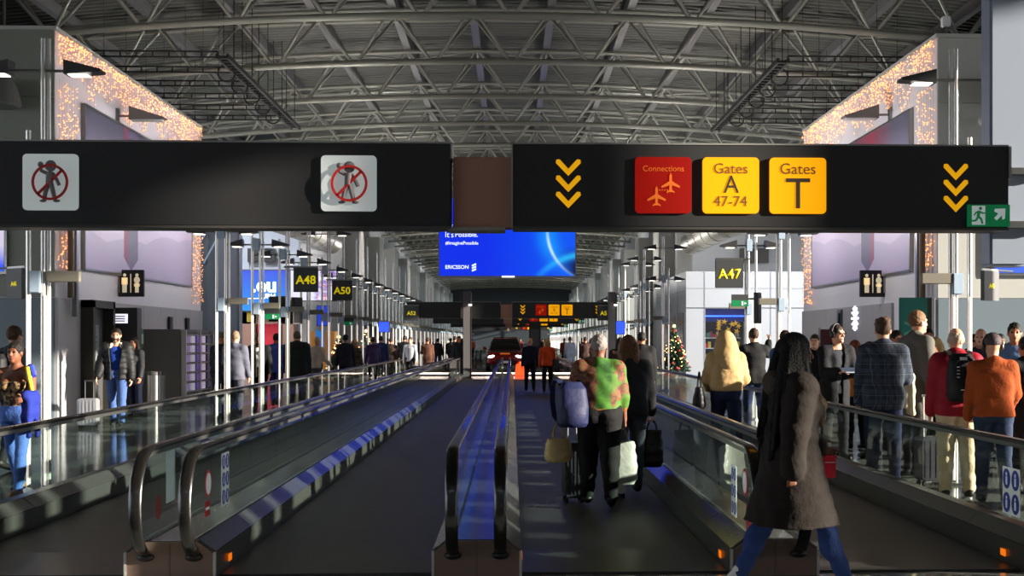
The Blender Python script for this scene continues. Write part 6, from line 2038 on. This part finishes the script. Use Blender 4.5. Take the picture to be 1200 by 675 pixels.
suitcase(q.x - .12, q.y - .08, 0, .56, .36, .24, (178, 178, 182), 'silver ribbed cabin suitcase held by the bearded man', max(.2, q.z - .56), metal=.6)
crowd(159, 54, 150, 'person in a dark coat right behind the bearded man', **A(1.68, STAND, HANG, TAN, ('long', (30, 24, 22)), T_(cloth((50, 50, 54)), hem=.7), B_(NAVYC), female=True))
p = WP(275, 57)
t, J, wl = person('grey haired man in a grey suit seen from behind on the left', p.x, p.y, -14,
    A(1.80, STAND, [(14, 10, 50, 24), (4, 8, 12)], FAIR, ('short', (120, 98, 80)), T_(cloth((86, 88, 102)), hem=.80, fat=.03, loose=.8, name='suit_jacket'), B_(cloth((66, 66, 76))), build=1.08))
crowd(259, 54, -20, 'person with a grey cap in a dark coat left of the grey suit', **A(1.78, STAND, HANG, TAN, ('beanie', (104, 94, 80)), T_(cloth((32, 36, 48)), hem=.66), B_(BLK), build=1.1))
crowd(268, 47, 10, 'dark haired person half hidden behind the grey suit', **A(1.78, STAND, HANG, TAN, ('short', (44, 34, 28)), T_(cloth((36, 40, 52)), hem=.8), B_(BLK)))
p = WP(275, 57); soft_bag(Vector((p.x - .33, p.y - .05, .95)), 0, .28, .18, .30, (52, 54, 60), 'dark shoulder bag with a pale flap by the grey suit', name='shoulder_bag', hh=.3)
crowd(304, 52, 178, 'airline crew member in a black uniform facing the camera on the left', **A(1.78, STAND, HANG, DEEP, ('bald', (20, 18, 16)), T_(cloth((18, 18, 22)), hem=.78, fat=.026, open=.022, inner=cloth((225, 225, 228)), name='uniform_jacket'), B_(BLK)))
crowd(323.5, 47, -6, 'person in a bright blue jacket and trousers seen from behind', **A(1.78, STEP, HANG, TAN, ('short', (40, 30, 28)), T_(cloth((66, 82, 168)), hem=.82, fat=.028), B_(cloth((44, 54, 120)))))
crowd(348, 50, 4, 'grey haired man in a broad dark green parka seen from behind', **A(1.82, STAND, HANG, FAIR, ('short', (96, 88, 80)), T_(cloth((34, 42, 40)), hem=.60, fat=.05, hood='down', loose=.95), B_(CHAR), build=1.16))
crowd(371, 42, -30, 'person in a cream sweater and grey trousers by the orange columns', **A(1.70, STEP, [(8, 10, 40), (12, 12, 40)], FAIR, ('short', (196, 170, 124)), T_(cloth((214, 200, 178)), hem=.88), B_(GREYT)))
crowd(405, 39.8, 10, 'person with dark hair in a dark jacket behind the camouflage jacket', **A(1.78, STAND, HANG, TAN, ('short', (34, 28, 24)), T_(cloth((40, 40, 50)), hem=.82), B_(BLK)))
crowd(415, 39, -20, 'blond woman in a camouflage jacket at the left railing', **A(1.64, STAND, HANG, FAIR, ('bob', (176, 132, 90)), T_(camo_material('camouflage_jacket', [(74, 70, 46), (120, 108, 74), (40, 40, 30)], 14), hem=.84, fat=.03), B_(CHAR), female=True))
crowd(437, 34, 20, 'person in a purple blue coat, left of two at the far left railing', **A(1.72, STAND, HANG, TAN, ('short', (40, 32, 28)), T_(cloth((62, 46, 84)), hem=.7), B_(BLK)))
crowd(446, 32, 0, 'person in a navy coat, right of two at the far left railing', **A(1.76, STAND, HANG, TAN, ('short', (36, 30, 26)), T_(cloth((30, 42, 84)), hem=.6, fat=.03), B_(BLK)))
crowd(458, 29.3, -10, 'person in a dark brown coat between two pale poles on the left', **A(1.74, WALKA, HANG, TAN, ('short', (32, 26, 22)), T_(cloth((54, 40, 34)), hem=.7), B_(BLK)))
crowd(481, 30.5, 170, 'person in a pale grey jacket on the far left walkway', **A(1.74, WALKA, HANG, FAIR, ('short', (60, 46, 36)), T_(cloth((168, 172, 182)), hem=.84), B_(CHAR)))
crowd(474, 27.5, 0, 'person in black beyond the pale grey jacket', **A(1.80, STEP, HANG, TAN, ('short', (28, 24, 22)), T_(BLK, hem=.8), B_(BLK)))
crowd(501, 29.5, 10, 'person in a rust brown coat on the far left walkway', **A(1.70, STAND, PHONE, TAN, ('short', (60, 40, 30)), T_(cloth((76, 46, 34)), hem=.6), B_(CHAR)))
p = WP(489, 29.0); suitcase(p.x, p.y, 0, .6, .4, .26, (44, 40, 44), 'dark suitcase beside the rust brown coat on the walkway', .4)
crowd(533, 26.2, 5, 'man in black leaning on the walkway rail left of the dark sign post', **A(1.78, STAND, PHONE, TAN, ('short', (40, 32, 28)), T_(BLK, hem=.7), B_(BLK), lean=8))
crowd(538, 26.8, 170, 'person in dark clothes just left of the dark sign post', **A(1.78, STAND, HANG, TAN, ('short', (40, 32, 28)), T_(CHAR, hem=.7), B_(BLK)))
crowd(513, 21.7, 0, 'person in a charcoal jacket far down the left walkway', **A(1.72, WALKB, HANG, TAN, ('short', (40, 32, 28)), T_(CHAR, hem=.8), B_(JEANSD)))
crowd(668, 24.3, 0, 'person in a pale patterned coat far down the right lane', **A(1.76, STEP, HANG, FAIR, ('short', (52, 44, 38)), T_(cloth((150, 160, 178)), hem=.5, flare=.1), B_(JEANSD)))
crowd(686, 26.5, 0, 'person in a dark brown jacket far down the right lane', **A(1.78, WALKA, HANG, TAN, ('short', (46, 36, 30)), T_(cloth((64, 44, 38)), hem=.78), B_(BLK)))

# --- distant crowd: four kinds of figure repeated with their own clothes
def far_fig(label, p, group):
    t, J, w = person(label, 0, 0, 0, p, group); return t
FG = 'distant travellers down the hall'
protos = [far_fig('x', A(1.75, WALKA, HANG, TAN, ('short', (40, 32, 28)), T_(CHAR, hem=.8), B_(BLK), vox=.02, face=False), FG),
          far_fig('x', A(1.70, STAND, HANG, FAIR, ('bob', (90, 66, 46)), T_(NAVYC, hem=.7), B_(BLK), vox=.02, face=False, female=True), FG),
          far_fig('x', A(1.80, WALKB, PHONE, TAN, ('short', (40, 32, 28)), T_(BLK, hem=.6), B_(JEANSD), vox=.02, face=False), FG)]
far_cols = [cloth(c) for c in ((38, 38, 44), (64, 44, 40), (30, 44, 80), (150, 60, 40), (170, 172, 178), (96, 84, 60), (20, 20, 24), (110, 40, 50))]
spots = []
r2 = random.Random(11)
for i in range(46):
    y = r2.uniform(66, 128); y += 8 if 90 < y < 98 else 0; sd = r2.choice((-1, 1))
    x = sd * r2.uniform(5.9, 7.3)
    if i % 3 == 0:
        x = r2.choice((-3.42, -1.3, .8, 2.85)) if y > 98 else r2.uniform(3.2, 4.2) * (sd if y > 75 else 1)
    if any(abs(x - a) < .7 and abs(y - b) < .9 for a, b, c in spots): continue
    spots.append((x, y, r2.choice((0, 180, 20, 160, -30))))
used = set()
for i, (x, y, rz) in enumerate(spots):
    k = i % 3
    t = protos[k] if k not in used else copy_tree(protos[k])
    used.add(k)
    t.location = (x, y, .0); t.rotation_euler = (0, 0, math.radians(rz))
    side = 'left' if x < 0 else 'right'
    tag(t, 'tiny distant traveller in the crowd far down the %s side of the hall' % side, 'person', 'distant travellers on the %s' % side)
    for ch in t.children:
        if ch.name.startswith(('jacket', 'trousers')) and ch.data.materials:
            ch.material_slots[0].link = 'OBJECT'; ch.material_slots[0].material = far_cols[r2.randrange(len(far_cols))] if ch.name.startswith('jacket') else r2.choice((BLK, JEANSD, CHAR))
for t in bpy.data.objects:
    if '_k' in t: del t['_k']
# ================================================================== camera, light
cam = bpy.data.cameras.new('camera'); co = link('camera', cam)
cam.sensor_width = 36.0; cam.sensor_fit = 'HORIZONTAL'; cam.lens = F / 1200.0 * 36.0
co.location = (0, 0, EYE); co.rotation_euler = (PI / 2, 0, -YAW)
cam.shift_x = -(CX - 600.0) / 1200.0
cam.shift_y = (VPY - 337.5) / 1200.0
cam.clip_start = .1; cam.clip_end = 600
scene.camera = co

w = bpy.data.worlds.new('world'); scene.world = w; w.use_nodes = True
bg = w.node_tree.nodes['Background']
bg.inputs[0].default_value = (0.84, 0.88, 0.96, 1); bg.inputs[1].default_value = 3.3

sun = bpy.data.lights.new('sun', 'SUN'); so = link('sun', sun)
sun.energy = 20.0; sun.angle = math.radians(.6); sun.color = (1.0, .90, .76)
d = Vector((-.94, .24, -.215))
so.rotation_euler = d.to_track_quat('-Z', 'Y').to_euler()

# fill lamps added over the gate zones to brighten the dim far facades
for sd in (-1, 1):
    for xx, yy in ((12.5, 50), (12.5, 57)):
        L = bpy.data.lights.new('lounge_ceiling_light', 'AREA'); L.shape = 'RECTANGLE'; L.size = 2.5; L.size_y = .6; L.energy = 950; L.color = (.94, .97, 1.0)
        o = link('lounge_ceiling_light', L); o.location = (sd * xx, yy, 8.6)

# added fill lamps without fittings, lifting the side walls and posters
for sd in (-1, 1):
    for yy in (32.5, 39.5):
        L = bpy.data.lights.new('wall_washer', 'AREA'); L.shape = 'RECTANGLE'; L.size = 1.2; L.size_y = .3; L.energy = 75; L.color = (1.0, .97, .94)
        o = link('wall_washer', L); o.location = (sd * 5.3, yy, 5.1); o.rotation_euler = Vector((sd, 0, -.12)).to_track_quat('-Z', 'Y').to_euler()

# made-up upward fill lamps that brighten the roof and the upper walls
for i, y in enumerate((16, 25, 32, 39, 46, 55, 66, 80, 97, 118, 145, 175)):
    for sd in (-1, 1):
        L = bpy.data.lights.new('pole_uplighter', 'AREA'); L.shape = 'DISK'; L.size = .5; L.energy = 28 if y < 30 else (95 if y < 35 else (210 if y < 50 else 260)); L.color = (1.0, .95, .88)
        o = link('pole_uplighter', L); o.location = (sd * 5.1, y, 5.15)
        o.rotation_euler = Vector((sd * .55, 0, 1)).to_track_quat('-Z', 'Y').to_euler()

scene.view_settings.view_transform = 'Standard'
scene.view_settings.look = 'None'
scene.view_settings.gamma = 1.0
scene.view_settings.exposure = 0.0
scene.view_settings.use_curve_mapping = False
scene.cycles.max_bounces = 8
scene.cycles.diffuse_bounces = 4
scene.cycles.glossy_bounces = 4
scene.cycles.transparent_max_bounces = 40
scene.cycles.use_denoising = True
scene.cycles.sample_clamp_indirect = 4.0
